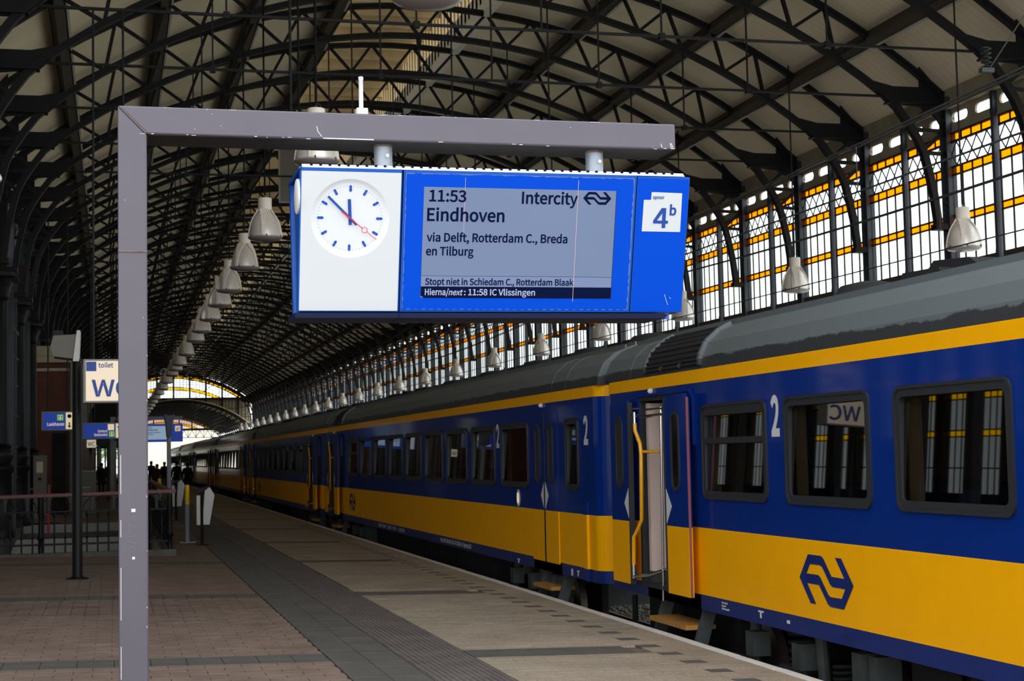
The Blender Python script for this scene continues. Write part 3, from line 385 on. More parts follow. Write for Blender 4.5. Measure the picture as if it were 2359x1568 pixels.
's': (164, [25,55,44,41,56,34,69,30,83,29,97,31,105,36,110,42,112,50,109,58,102,66,89,72,74,78,53,87,34,99,19,116,13,141,18,166,33,186,57,199,87,204,106,202,123,197,138,189,158,175,132,142,116,153,107,157,98,161,88,162,75,160,67,155,62,150,61,143,63,136,70,129,81,123,96,117,118,109,138,97,154,79,160,52,154,26,139,6,114,-8,82,-13,60,-11,40,-5,22,4,-1,20], [19,21,20,19,22,21,18,22,19,18,23,22,18,24,23,17,24,18,17,29,24,29,28,24,28,27,24,27,26,24,26,25,24,16,30,17,30,29,17,16,31,30,16,32,31,16,33,32,16,34,33,15,34,16,15,35,34,15,36,35,15,37,36,15,38,37,14,38,15,14,39,38,13,39,14,13,40,39,12,40,13,12,41,40,11,41,12,10,41,11,9,41,10,8,41,9,49,1,0,8,42,41,7,42,8,6,42,7,49,2,1,5,42,6,49,3,2,4,42,5,49,4,3,49,42,4,49,43,42,48,43,49,48,44,43,47,44,48,46,44,47,46,45,44]),
't': (132, [29,156,1,156,1,196,32,198,35,252,78,252,78,199,130,199,130,156,78,156,78,58,80,44,83,36,89,32,99,30,103,30,108,31,113,33,127,38,137,-3,121,-8,112,-11,102,-12,91,-13,63,-8,43,7,32,31,29,58], [3,5,4,3,6,5,3,7,6,3,8,7,2,8,3,1,8,2,0,8,1,27,9,0,9,8,0,27,10,9,26,10,27,26,11,10,26,12,11,17,19,18,26,13,12,16,19,17,26,14,13,15,19,16,25,14,26,14,19,15,25,19,14,24,19,25,24,20,19,23,20,24,23,21,20,23,22,21]),
'u': (213, [21,199,70,199,70,74,72,53,77,40,85,34,98,32,109,33,119,38,130,47,140,59,140,199,189,199,189,-8,146,-8,144,21,154,21,142,9,127,-3,108,-10,88,-13,58,-8,37,9,25,35,21,69], [24,1,0,24,2,1,10,12,11,10,13,12,24,3,2,23,3,24,9,13,10,23,4,3,8,16,9,16,13,9,23,5,4,7,16,8,22,5,23,22,6,5,6,16,7,22,15,6,15,16,6,17,13,16,22,17,15,17,14,15,22,18,17,14,13,17,21,18,22,21,19,18,20,19,21]),
'v': (182, [43,197,80,84,84,70,89,56,93,42,96,32,88,32,91,42,95,56,100,70,104,84,142,197,187,197,115,-7,69,-7,-5,197], [14,0,15,14,1,0,10,12,11,10,13,12,14,2,1,9,13,10,14,3,2,8,13,9,7,4,8,4,13,8,14,7,3,7,4,3,14,6,7,5,13,4,14,5,6,14,13,5]),
'x': (174, [-2,197,48,197,76,152,80,144,85,136,90,128,93,123,87,123,89,128,93,136,97,143,102,152,127,197,176,197,114,96,181,-7,131,-7,101,41,96,50,91,58,85,67,82,72,87,72,84,67,80,59,75,50,70,41,43,-7,-7,-7,60,99], [29,1,0,29,2,1,11,13,12,11,14,13,29,3,2,10,14,11,29,4,3,9,14,10,29,8,4,8,5,4,8,5,9,5,14,9,6,14,5,29,7,8,29,6,7,29,14,6,28,21,29,21,14,29,21,22,14,22,15,14,28,23,21,23,20,21,23,20,22,20,15,22,28,24,23,19,15,20,28,25,24,18,15,19,28,26,25,17,15,18,28,27,26,16,15,17]),
'y': (182, [15,-44,24,-47,28,-48,31,-49,34,-49,46,-47,56,-39,64,-28,71,-12,74,-1,-5,197,42,197,82,87,87,74,92,60,96,47,100,37,92,37,95,46,98,60,102,73,106,87,142,197,187,197,112,-18,101,-45,85,-68,63,-83,36,-88,28,-88,22,-87,16,-86,5,-82], [9,11,10,9,12,11,21,23,22,21,24,23,9,13,12,20,24,21,9,14,13,19,24,20,9,18,14,18,15,14,18,15,19,15,16,19,16,24,19,9,17,18,9,16,17,9,24,16,8,24,9,7,24,8,7,25,24,6,25,7,5,25,6,32,1,0,5,26,25,4,26,5,32,2,1,32,3,2,32,4,3,32,26,4,32,27,26,31,27,32,31,28,27,30,28,31,29,28,30]),
'z': (166, [96,156,15,156,15,199,162,199,162,170,69,34,165,34,165,-8,4,-8,4,20], [1,3,2,1,4,3,1,0,4,0,5,4,9,5,0,9,6,5,9,7,6,8,7,9]),
'BOLD2': (194, [57,79,92,120,112,155,118,185,116,200,110,211,101,217,86,220,75,219,64,214,54,206,33,184,-7,224,20,251,40,264,63,273,90,276,126,270,155,251,174,222,180,186,172,142,149,99,116,57,103,43,73,41,84,42,95,42,106,43,192,43,192,-15,0,-15,0,25], [15,17,16,14,17,15,14,18,17,13,18,14,13,19,18,12,19,13,11,10,12,10,9,12,9,8,12,8,7,12,7,19,12,7,6,19,6,20,19,5,20,6,4,20,5,3,20,4,3,21,20,2,21,3,1,21,2,1,22,21,0,22,1,0,23,22,32,23,0,32,25,23,25,24,23,27,29,28,27,30,29,26,30,27,25,30,26,32,30,25,31,30,32]),
'BOLD4': (200, [112,0,158,0,158,256,112,256, 0,56,112,56,112,94,0,94, 158,56,190,56,190,94,158,94, 0,94,46,94,112,190,112,256,100,256], [0,1,2,0,2,3,4,5,6,4,6,7,8,9,10,8,10,11,12,13,14,12,14,15,12,15,16]),
'BOLDb': (216, [71,7,69,-13,20,-13,20,291,77,291,77,202,77,194,70,189,86,199,104,205,123,208,161,200,189,176,206,142,211,98,204,50,183,14,152,-9,116,-17,100,-15,83,-10,68,-1,58,7,150,124,143,141,132,152,114,155,106,154,96,150,85,143,77,136,77,48,83,43,94,38,103,36,110,35,127,39,140,50,149,70,153,98], [2,4,3,2,7,4,7,5,4,9,11,10,8,11,9,7,6,5,8,12,11,7,12,8,2,30,7,30,29,7,29,28,7,28,27,7,27,12,7,27,26,12,26,13,12,25,13,26,24,13,25,24,14,13,23,14,24,2,31,30,39,14,23,38,14,39,38,15,14,37,15,38,37,16,15,36,16,37,2,32,31,2,33,32,35,16,36,2,34,33,2,35,34,2,22,35,22,16,35,22,0,16,0,17,16,2,21,22,1,20,0,20,17,0,2,20,21,20,18,17,2,1,20,19,18,20]),
}

def text(name, s, mat_, O, U, W, width, cap, parent, bold=.0, shear=0.0, thick=.0012):
    """lettering with its baseline start at O, running along U, up along W, scaled to width and capital height"""
    mb = MB(); pen = 0
    for ch in (s if isinstance(s, str) else list(s)):
        if ch == ' ': pen += SPACE; continue
        adv, vs, fs = GLYPHS[ch]; n = len(vs) // 2
        P = [(pen + vs[2 * i] + shear * vs[2 * i + 1], vs[2 * i + 1]) for i in range(n)]
        mb.add([(x, y, 1) for x, y in P], [tuple(fs[i:i + 3]) for i in range(0, len(fs), 3)])
        ed = {}
        for i in range(0, len(fs), 3):
            for a, b in ((fs[i], fs[i + 1]), (fs[i + 1], fs[i + 2]), (fs[i + 2], fs[i])): ed.setdefault((min(a, b), max(a, b)), []).append((a, b))
        rim = [v[0] for v in ed.values() if len(v) == 1]
        mb.add([(x, y, 1) for x, y in P] + [(x, y, 0) for x, y in P], [(a, b, b + n, a + n) for a, b in rim])
        pen += adv
    x0 = min(v[0] for v in mb.v); x1 = max(v[0] for v in mb.v); sx = width / (x1 - x0); sy = cap / CAP
    O, U, W = V(O), V(U).normalized(), V(W).normalized(); N = U.cross(W)
    mb.v = [tuple(O + U * (x - x0) * sx + W * y * sy + N * z * thick) for x, y, z in mb.v]
    return mb.build(name, mat_, parent)

LOGO = [[-0.5, 0.0], [-0.32, 0.202], [-0.074, 0.202], [-0.029, 0.183], [0.113, 0.045], [0.345, 0.044], [0.19, 0.202], [0.296, 0.203], [0.5, -0.001], [0.317, -0.201], [0.079, -0.201], [0.032, -0.183], [-0.123, -0.04], [-0.354, -0.039], [-0.191, -0.201], [-0.295, -0.203], [-0.363, 0.04], [-0.289, 0.123], [-0.094, 0.125], [-0.054, 0.112], [0.084, -0.019], [0.123, -0.037], [0.357, -0.037], [0.286, -0.119], [0.082, -0.121], [0.048, -0.109], [-0.101, 0.028], [-0.141, 0.043]]
def logo(name, C, U, W, w, mat_, parent, hs=1.0, th=.002):
    C, U, W = V(C), V(U).normalized(), V(W).normalized(); N = U.cross(W)
    out = LOGO[:16]; hol = LOGO[16:]
    tri = tessellate_polygon([[V((x, y, 0)) for x, y in out], [V((x, y, 0)) for x, y in hol]])
    mb = MB(); P = [C + U * x * w + W * y * w * hs for x, y in out + hol]
    mb.add([p + N * th for p in P], [tuple(t) for t in tri])
    mb.add(P + [p + N * th for p in P], [(i, (i + 1) % 16, 28 + (i + 1) % 16, 28 + i) for i in range(16)] + [(16 + i, 16 + (i + 1) % 12, 44 + (i + 1) % 12, 44 + i) for i in range(12)])
    return mb.build(name, mat_, parent)

# ------------------------------------------------------------ hall geometry
SL = .025; XE = 5.65                      # platform falls 2.5 % towards its edge
def zf(x): return SL * (XE - x)
CX, CZU, RU = 6.95, -2.41, 14.86          # upper chord circle
CZL, RL = -1.83, 13.59                    # lower chord circle
RC = 15.02                                # roof skin
XR, XL = 16.5, -2.6
BAY = 3.55
RIB0 = 28.3 - 3 * BAY                     # first truss
NR = 50
ribs = [RIB0 + BAY * k for k in range(NR)]
YEND = 195.0
NAMES = ['first', 'second', 'third', 'fourth', 'fifth', 'sixth', 'seventh', 'eighth', 'ninth', 'tenth', 'eleventh', 'twelfth', 'thirteenth', 'fourteenth', 'fifteenth', 'sixteenth', 'seventeenth', 'eighteenth', 'nineteenth', 'twentieth', 'twenty-first', 'twenty-second', 'twenty-third', 'twenty-fourth', 'twenty-fifth', 'twenty-sixth', 'twenty-seventh', 'twenty-eighth', 'twenty-ninth', 'thirtieth', 'thirty-first', 'thirty-second', 'thirty-third', 'thirty-fourth', 'thirty-fifth', 'thirty-sixth', 'thirty-seventh', 'thirty-eighth', 'thirty-ninth', 'fortieth']

# ---- floor and paving
def build_floor():
    fl = MB()
    Y0, Y1 = -12, 240
    def strip(mb, x0, x1, dz, m, y0=Y0, y1=Y1):
        mb.add([(x0, y0, zf(x0) + dz), (x1, y0, zf(x1) + dz), (x1, y1, zf(x1) + dz), (x0, y1, zf(x0) + dz)], [(0, 1, 2, 3)], m)
    TY = 46.0
    BANDS = [14.69 + round(7.1 * i / .2) * .2 for i in range(0, 5)]
    # bed under the separately laid stones, leaving the stair well open
    for x0, x1 in ((-16, -4.2), (1.05, 5.75)): strip(fl, x0, x1, -.02, 0, Y0, TY)
    strip(fl, -4.2, 1.05, -.02, 0, Y0, 31.2)
    # beyond: plain fields
    for (x0, x1, m) in ((-16, 1.9, 1), (1.9, 2.6, 2), (2.6, 3.26, 3), (3.26, 5.65, 4)):
        strip(fl, x0, x1, 0, m, 48.2 if x0 < -5 else TY, Y1)
    strip(fl, 1.05, 1.9, 0, 1, TY, 48.2)
    fl.box(5.62, 5.75, Y0, Y1, -.8, -.03, 5)
    floor = fl.build('floor', [JOINT, BRK, SLATE, TACT, BUFF, CONC]); tag(floor, kind='structure')
    rot = (0, math.atan(SL), 0)
    def tile_mesh(name, w, l, mtl, t=.03):
        mb = MB(); g = .0022; b = .003
        x, y = w / 2 - g, l / 2 - g
        mb.add([(-x, -y, -t), (x, -y, -t), (x, y, -t), (-x, y, -t), (-x + b, -y + b, 0), (x - b, -y + b, 0), (x - b, y - b, 0), (-x + b, y - b, 0),
                (-x, -y, -b), (x, -y, -b), (x, y, -b), (-x, y, -b)],
               [(4, 5, 6, 7), (8, 9, 5, 4), (9, 10, 6, 5), (10, 11, 7, 6), (11, 8, 4, 7), (0, 1, 9, 8), (1, 2, 10, 9), (2, 3, 11, 10), (3, 0, 8, 11)])
        o = mb.build(name, mtl); me = o.data; bpy.data.objects.remove(o); return me
    def band(y):  # cross bands of dark stone, every two bays
        return any(abs(y - b) < .29 for b in BANDS)
    def lay(name, w, l, mtl, x0, x1, y0, y1, stag, limit, jitter=.0015, skipb=True):
        me = tile_mesh(name, w, l, mtl); lst = []; r = 0; y = y0 + l / 2
        while y < y1:
            if not (skipb and band(y)):
                off = (r % 2) * w * stag; x = x0 - off + w / 2
                while x - w / 2 < x1 - .02:
                    a, b = max(x - w / 2, x0), min(x + w / 2, x1)
                    if b - a > .05 and not (-4.2 < (a + b) / 2 < 1.05 and y > 31.1): lst.append(((a + b) / 2, y, b - a))
                    x += w
            r += 1; y += l
        # the stones that show largest: inside the frame and nearest
        def seen(t):
            X, Y, _ = t
            p = R.transposed() @ (V((X, Y, zf(X))) - V((0, 0, EYE))); px = 1179.5 - 3600 * p.x / p.z; py = 784 + 3600 * p.y / p.z
            return p.z < 0 and -40 < px < 2400 and py < 1590
        vis = sorted([t for t in lst if seen(t)], key=lambda t: t[1]); pick = set(map(id, vis[:limit]))
        rest = MB()
        for t in lst:
            X, Y, ww = t; z = zf(X) + random.uniform(-jitter, jitter)
            if id(t) in pick:
                o = link(name, me, floor, (X, Y, z), (random.uniform(-.004, .004), rot[1] + random.uniform(-.005, .005), 0))
                if ww < w - .01: o.scale = (ww / w, 1, 1)
            else:
                k = len(rest.v); xx, yy = ww / 2 - .004, l / 2 - .004
                rest.add([(X - xx, Y - yy, z + SL * xx), (X + xx, Y - yy, z - SL * xx), (X + xx, Y + yy, z - SL * xx), (X - xx, Y + yy, z + SL * xx)], [(0, 1, 2, 3)])
        if rest.v:
            o = rest.build(name + '_field', mtl, floor); o['kind'] = 'stuff'
    lay('brick', .32, .2, BRK, -4.5, 1.92, 9.99, 46, .5, 300)
    lay('dark_slab', .33, .33, SLATE, 1.93, 2.60, 9.99, 46, 0, 150, skipb=False)
    lay('buff_paver', .3, .2, BUFF, 3.27, 5.04, 9.99, 46, .5, 300)
    lay('edge_paver', .35, .21, BUFF, 5.27, 5.64, 9.99, 46, 0, 120, skipb=False)
    # line of small dark blocks between buff ones
    sq = tile_mesh('dark_block', .22, .22, SLATE); bf = tile_mesh('buff_block', .22, .2, BUFF)
    y = 10.52; nn = 0
    while y < 46:
        link('dark_block', sq, floor, (5.155, y, zf(5.155)), rot)
        for q in (.21, .42):
            link('buff_block', bf, floor, (5.155, y + q, zf(5.155)), rot)
        y += .63
    # cross bands
    bandm = tile_mesh('band_slab', .32, .30, SLATE)
    k = 0
    for yb in BANDS:
        for q in (-.15, .15):
            x = 1.92 - .16 + (.0 if q < 0 else 0)
            while x > -4.3:
                if not (yb > 31 and x < 1.05): link('band_slab', bandm, floor, (x, yb + q, zf(x)), rot)
                x -= .32
            x = 3.27 + .16
            while x < 5.0:
                link('band_slab', bandm, floor, (x, yb + q, zf(x)), rot); x += .32
    far = MB()
    for i in range(5, 30):
        yb = 14.69 + 7.1 * i
        for x0, x1 in ((1.1 if yb < 48 else -4, 1.9), (3.27, 5.0)):
            far.add([(x0, yb - .25, zf(x0) + .004), (x1, yb - .25, zf(x1) + .004), (x1, yb + .25, zf(x1) + .004), (x0, yb + .25, zf(x0) + .004)], [(0, 1, 2, 3)])
    o = far.build('band_slab_field', SLATE, floor); o['kind'] = 'stuff'
    # ribbed guidance slabs
    mb = MB(); w, l = .33, .33
    mb.box(-w / 2 + .003, w / 2 - .003, -l / 2 + .003, l / 2 - .003, -.03, -.006)
    for i in range(6):
        c = -w / 2 + (i + .5) * w / 6
        mb.add([(c - .02, -l / 2 + .004, -.006), (c + .02, -l / 2 + .004, -.006), (c + .02, l / 2 - .004, -.006), (c - .02, l / 2 - .004, -.006),
                (c - .011, -l / 2 + .008, .006), (c + .011, -l / 2 + .008, .006), (c + .011, l / 2 - .008, .006), (c - .011, l / 2 - .008, .006)],
               [(4, 5, 6, 7), (0, 1, 5, 4), (1, 2, 6, 5), (2, 3, 7, 6), (3, 0, 4, 7)])
    o = mb.build('ribbed_slab', TACT); tm = o.data; bpy.data.objects.remove(o)
    y = 10.2
    while y < 46:
        for x in (2.765, 3.095): link('ribbed_slab', tm, floor, (x, y, zf(x)), rot)
        y += .33
    # white edge stones
    me = MB().box(-.05, .055, -.495, .495, -.06, 0).build('edge_stone', EDGEW, bevel=.006); em = me.data; bpy.data.objects.remove(me)
    y = -10; nn = 0
    while y < 90:
        link('edge_stone', em, floor, (5.697 + random.uniform(-.006, .006), y + .5, .001), (0, 0, random.uniform(-.004, .004))); y += 1.0
    MBx = MB().box(5.645, 5.75, 90, 240, -.06, .0).build('edge_stone_row', EDGEW, floor)
    # kerb of the stair well
    return floor
floor = build_floor()

# ---- track bed
def build_track():
    g = MB(); g.box(5.75, 13.2, -20, 300, -1.2, -.98)
    o = g.build('ground', BALL); tag(o, kind='structure')
    rl = empty('railway_track', (7.4, 20, -.98)); tag(rl, 'pair of steel rails on sleepers under the standing train', 'railway track')
    for xs, root in ((7.4, rl),):
        for s in (-.75, .75):
            r = MB(); x = s
            r.box(x - .036, x + .036, -40, 270, .18, .22); r.box(x - .01, x + .01, -40, 270, .08, .18); r.box(x - .07, x + .07, -40, 270, .06, .08)
            r.build('rail', RAILM, root)
        sm = MB(); y = -15
        while y < 40:
            sm.box(-1.2, 1.2, y, y + .24, -.02, .06); y += .6
        o = sm.build('sleepers', CONC, root); o['kind'] = 'stuff'
    st = MB(); rnd = random.Random(3)
    for i in range(9000):
        x = rnd.uniform(5.9, 9.6); y = rnd.uniform(11, 34); r_ = rnd.uniform(.025, .05)
        z = -.98 + rnd.uniform(0, .09)
        k = len(st.v); a = rnd.uniform(0, 6)
        pts = [(x + cos(a) * r_, y + sin(a) * r_, z), (x + cos(a + 1.6) * r_, y + sin(a + 1.6) * r_, z + .01), (x + cos(a + 3.1) * r_, y + sin(a + 3.1) * r_, z), (x + cos(a + 4.7) * r_, y + sin(a + 4.7) * r_, z + .005), (x, y, z + r_ * .8), (x, y, z - r_ * .6)]
        st.add(pts, [(0, 1, 4), (1, 2, 4), (2, 3, 4), (3, 0, 4), (1, 0, 5), (2, 1, 5), (3, 2, 5), (0, 3, 5)])
    o = st.build('ballast_gravel', BALL); tag(o, 'grey crushed stone ballast between the rails below the train', 'gravel', kind='stuff')
build_track()

# far platform behind the train
o = MB().box(12.9, 16.4, -12, 240, -1.0, 0).build('floor_far_platform', BOUNCE); tag(o, kind='structure')  # unseen behind the train, kept pale to throw light upward

# ---- ceiling skin with purlins, lantern and trusses
def arc(r, cz, th): return (CX + r * sin(th), cz + r * cos(th))
LT0, LT1 = -.120, .108
def build_ceiling():
    YA, YB = 11.0, YEND
    sh = MB(); n = 14
    for a, b in ((-.70, LT0), (LT1, .70)):
        pts = []
        for i in range(n + 1):
            t = a + (b - a) * i / n; pts.append(arc(RC, CZU, t))
        for i in range(n):
            (x0, z0), (x1, z1) = pts[i], pts[i + 1]
            sh.add([(x0, YA, z0), (x1, YA, z1), (x1, YB, z1), (x0, YB, z0)], [(0, 1, 2, 3)])
    ceiling = sh.build('ceiling', CEIL, smooth=True); tag(ceiling, kind='structure')
    # purlins: deep timber with a grey metal strip below
    for t in (-.562, -.412, -.263, -.128, .26, .412, .562):
        x, z = arc(RC, CZU, t); u = V((sin(t), 0, cos(t))); w = V((cos(t), 0, -sin(t)))
        d = .26
        p = MB(); o0 = V((x, YA, z)) - w * .11 - u * d; p.obox(o0, w * .20, V((0, YB - YA, 0)), u * d, 0)
        p.obox(V((x, YA, z)) + w * .11 - u * (d + .02), w * .05, V((0, YB - YA, 0)), u * .08, 1)
        p.build('purlin', [PURL, GREYM], ceiling)
    # lantern along the ridge
    (xa, za), (xb, zb) = arc(RC, CZU, LT0), arc(RC, CZU, LT1)
    zt = 14.0
    fr = MB()
    fr.box(xb - .06, xb + .10, YA, YB, zb - .25, zb + .12, 0); fr.box(xb, xb + .06, YA, YB, zb + .12, zb + .5, 0)
    fr.box(xb, xb + .08, YA, YB, zb + .5, zb + .56, 0)
    fr.box(xa - .10, xa + .06, YA, YB, za - .25, za + .5, 0)
    fr.build('lantern_curb', WHITEM, ceiling)
    sl = MB(); y = YA
    while y < YB:
        sl.box(xb + .0, xb + .07, y, y + .20, zb + .12, zt); sl.box(xa - .07, xa, y, y + .20, za + .5, zt); y += .42
    o = sl.build('lantern_slats', CREAM, ceiling); o['kind'] = 'stuff'
    gl = MB(); gl.box(xb + .09, xb + .095, YA, YB, zb + .1, zt); gl.box(xa - .095, xa - .09, YA, YB, za + .1, zt)
    gl.build('lantern_glazing', PANE_T, ceiling)
    rf = MB(); rf.box(xa - .3, xb + .3, YA, YB, zt, zt + .1)
    rf.build('lantern_roof', CREAM, ceiling)
    bm_ = MB(); y = YA
    while y < YB: bm_.box(xa, xb, y, y + .16, zt - .3, zt); y += BAY / 3
    o = bm_.build('lantern_joists', CREAM, ceiling); o['kind'] = 'stuff'
    # trusses
    up = [.036 + .0745 * k for k in range(8)]; lo = [.0785 * k for k in range(8)]
    W2 = []
    for sgn in (-1, 1):
        for k in range(8):
            W2.append((sgn * lo[k], sgn * up[k]))
            if k < 7: W2.append((sgn * lo[k + 1], sgn * up[k]))
    W2.append((0, .036)) if False else None
    bar0 = MB().box(-.034, .034, -.035, .035, 0, 1).build('web_bar', IRON); barm = bar0.data; bpy.data.objects.remove(bar0)
    def truss_mb(web):
        mb = MB()
        def chord(r, cz, t0, t1, w, h, n=26):
            for i in range(n):
                a, b = t0 + (t1 - t0) * i / n, t0 + (t1 - t0) * (i + 1) / n
                (x0, z0), (x1, z1) = arc(r, cz, a), arc(r, cz, b)
                mb.beam((x0, 0, z0), (x1, 0, z1), w, h)
        tU = asin(9.45 / RU); tL = asin(8.3 / RL)
        chord(RU, CZU, -tU, tU, .13, .12)
        chord(RU, CZU, -tU, tU, .18, .03)
        chord(RL, CZL, -tL, tL, .12, .10); chord(RL - .06, CZL, -tL, tL, .17, .025)
        for s in (-1, 1):
            def X(d): return CX + s * d
            # haunch plate
            mb.plate([(X(7.55), -.03, 9.48), (X(7.9), -.03, 9.30), (X(8.35), -.03, 9.20), (X(8.95), -.03, 9.2), (X(8.95), -.03, 9.62), (X(9.55), -.03, 8.98), (X(9.55), -.03, 8.15), (X(9.28), -.03, 8.6), (X(8.95), -.03, 8.78), (X(8.2), -.03, 8.86)], (0, .06, 0))
            mb.box(min(X(8.2), X(9.55)), max(X(8.2), X(9.55)), -.13, .13, 8.84, 8.88)
            # curved bracket
            cv = [(8.15, 9.03), (8.42, 8.78), (8.66, 8.45), (8.85, 8.15), (8.99, 7.85), (9.09, 7.45), (9.18, 7.0), (9.24, 6.5), (9.26, 6.3)]
            for a, b in zip(cv, cv[1:]): mb.beam((X(a[0]), 0, a[1]), (X(b[0]), 0, b[1]), .16, .13)
            mb.beam((X(8.72), 0, 8.42), (X(9.2), 0, 8.85), .08, .07); mb.beam((X(8.75), 0, 8.33), (X(9.5), 0, 8.30), .08, .08)
            mb.beam((X(8.98), 0, 7.9), (X(9.45), 0, 8.3), .08, .07); mb.beam((X(8.99), 0, 7.86), (X(9.5), 0, 7.84), .08, .07)
            mb.box(min(X(9.15), X(9.5)), max(X(9.15), X(9.5)), -.12, .12, 6.28, 6.40)
            # hangers to the tie
            for k, t in ((2, lo[2]), (5, lo[5])):
                x, z = arc(RL, CZL, s * t); mb.beam((x, 0, z), (x, 0, 8.98), .03, .03)
                mb.box(x - .05, x + .05, -.05, .05, 8.93, 9.04)
        x, z = arc(RL, CZL, 0); mb.beam((x, 0, z), (x, 0, 8.98), .03, .03); mb.box(x - .05, x + .05, -.06, .06, z - .25, z)
        mb.beam((CX - 8.3, 0, 8.99), (CX + 8.3, 0, 8.99), .045, .045)
        if web:
            for a, b in W2:
                (x0, z0), (x1, z1) = arc(RL, CZL, a), arc(RU, CZU, b); mb.beam((x0, 0, z0), (x1, 0, z1), .07, .068)
        return mb
    o = truss_mb(False).build('roof_truss', IRON); m0 = o.data; bpy.data.objects.remove(o)
    o = truss_mb(True).build('roof_truss', IRON); m1 = o.data; bpy.data.objects.remove(o)
    for k, y in enumerate(ribs):
        near = k < 9
        t = link('roof_truss', m0 if near else m1, ceiling, (0, y, 0))
        if near:
            for a, b in W2:
                (x0, z0), (x1, z1) = arc(RL, CZL, a), arc(RU, CZU, b)
                d = V((x1 - x0, 0, z1 - z0))
                link('web_bar', barm, t, (x0, 0, z0), (0, atan2(d.x, d.z), 0), (1, 1, d.length))
    return ceiling
ceiling = build_ceiling()

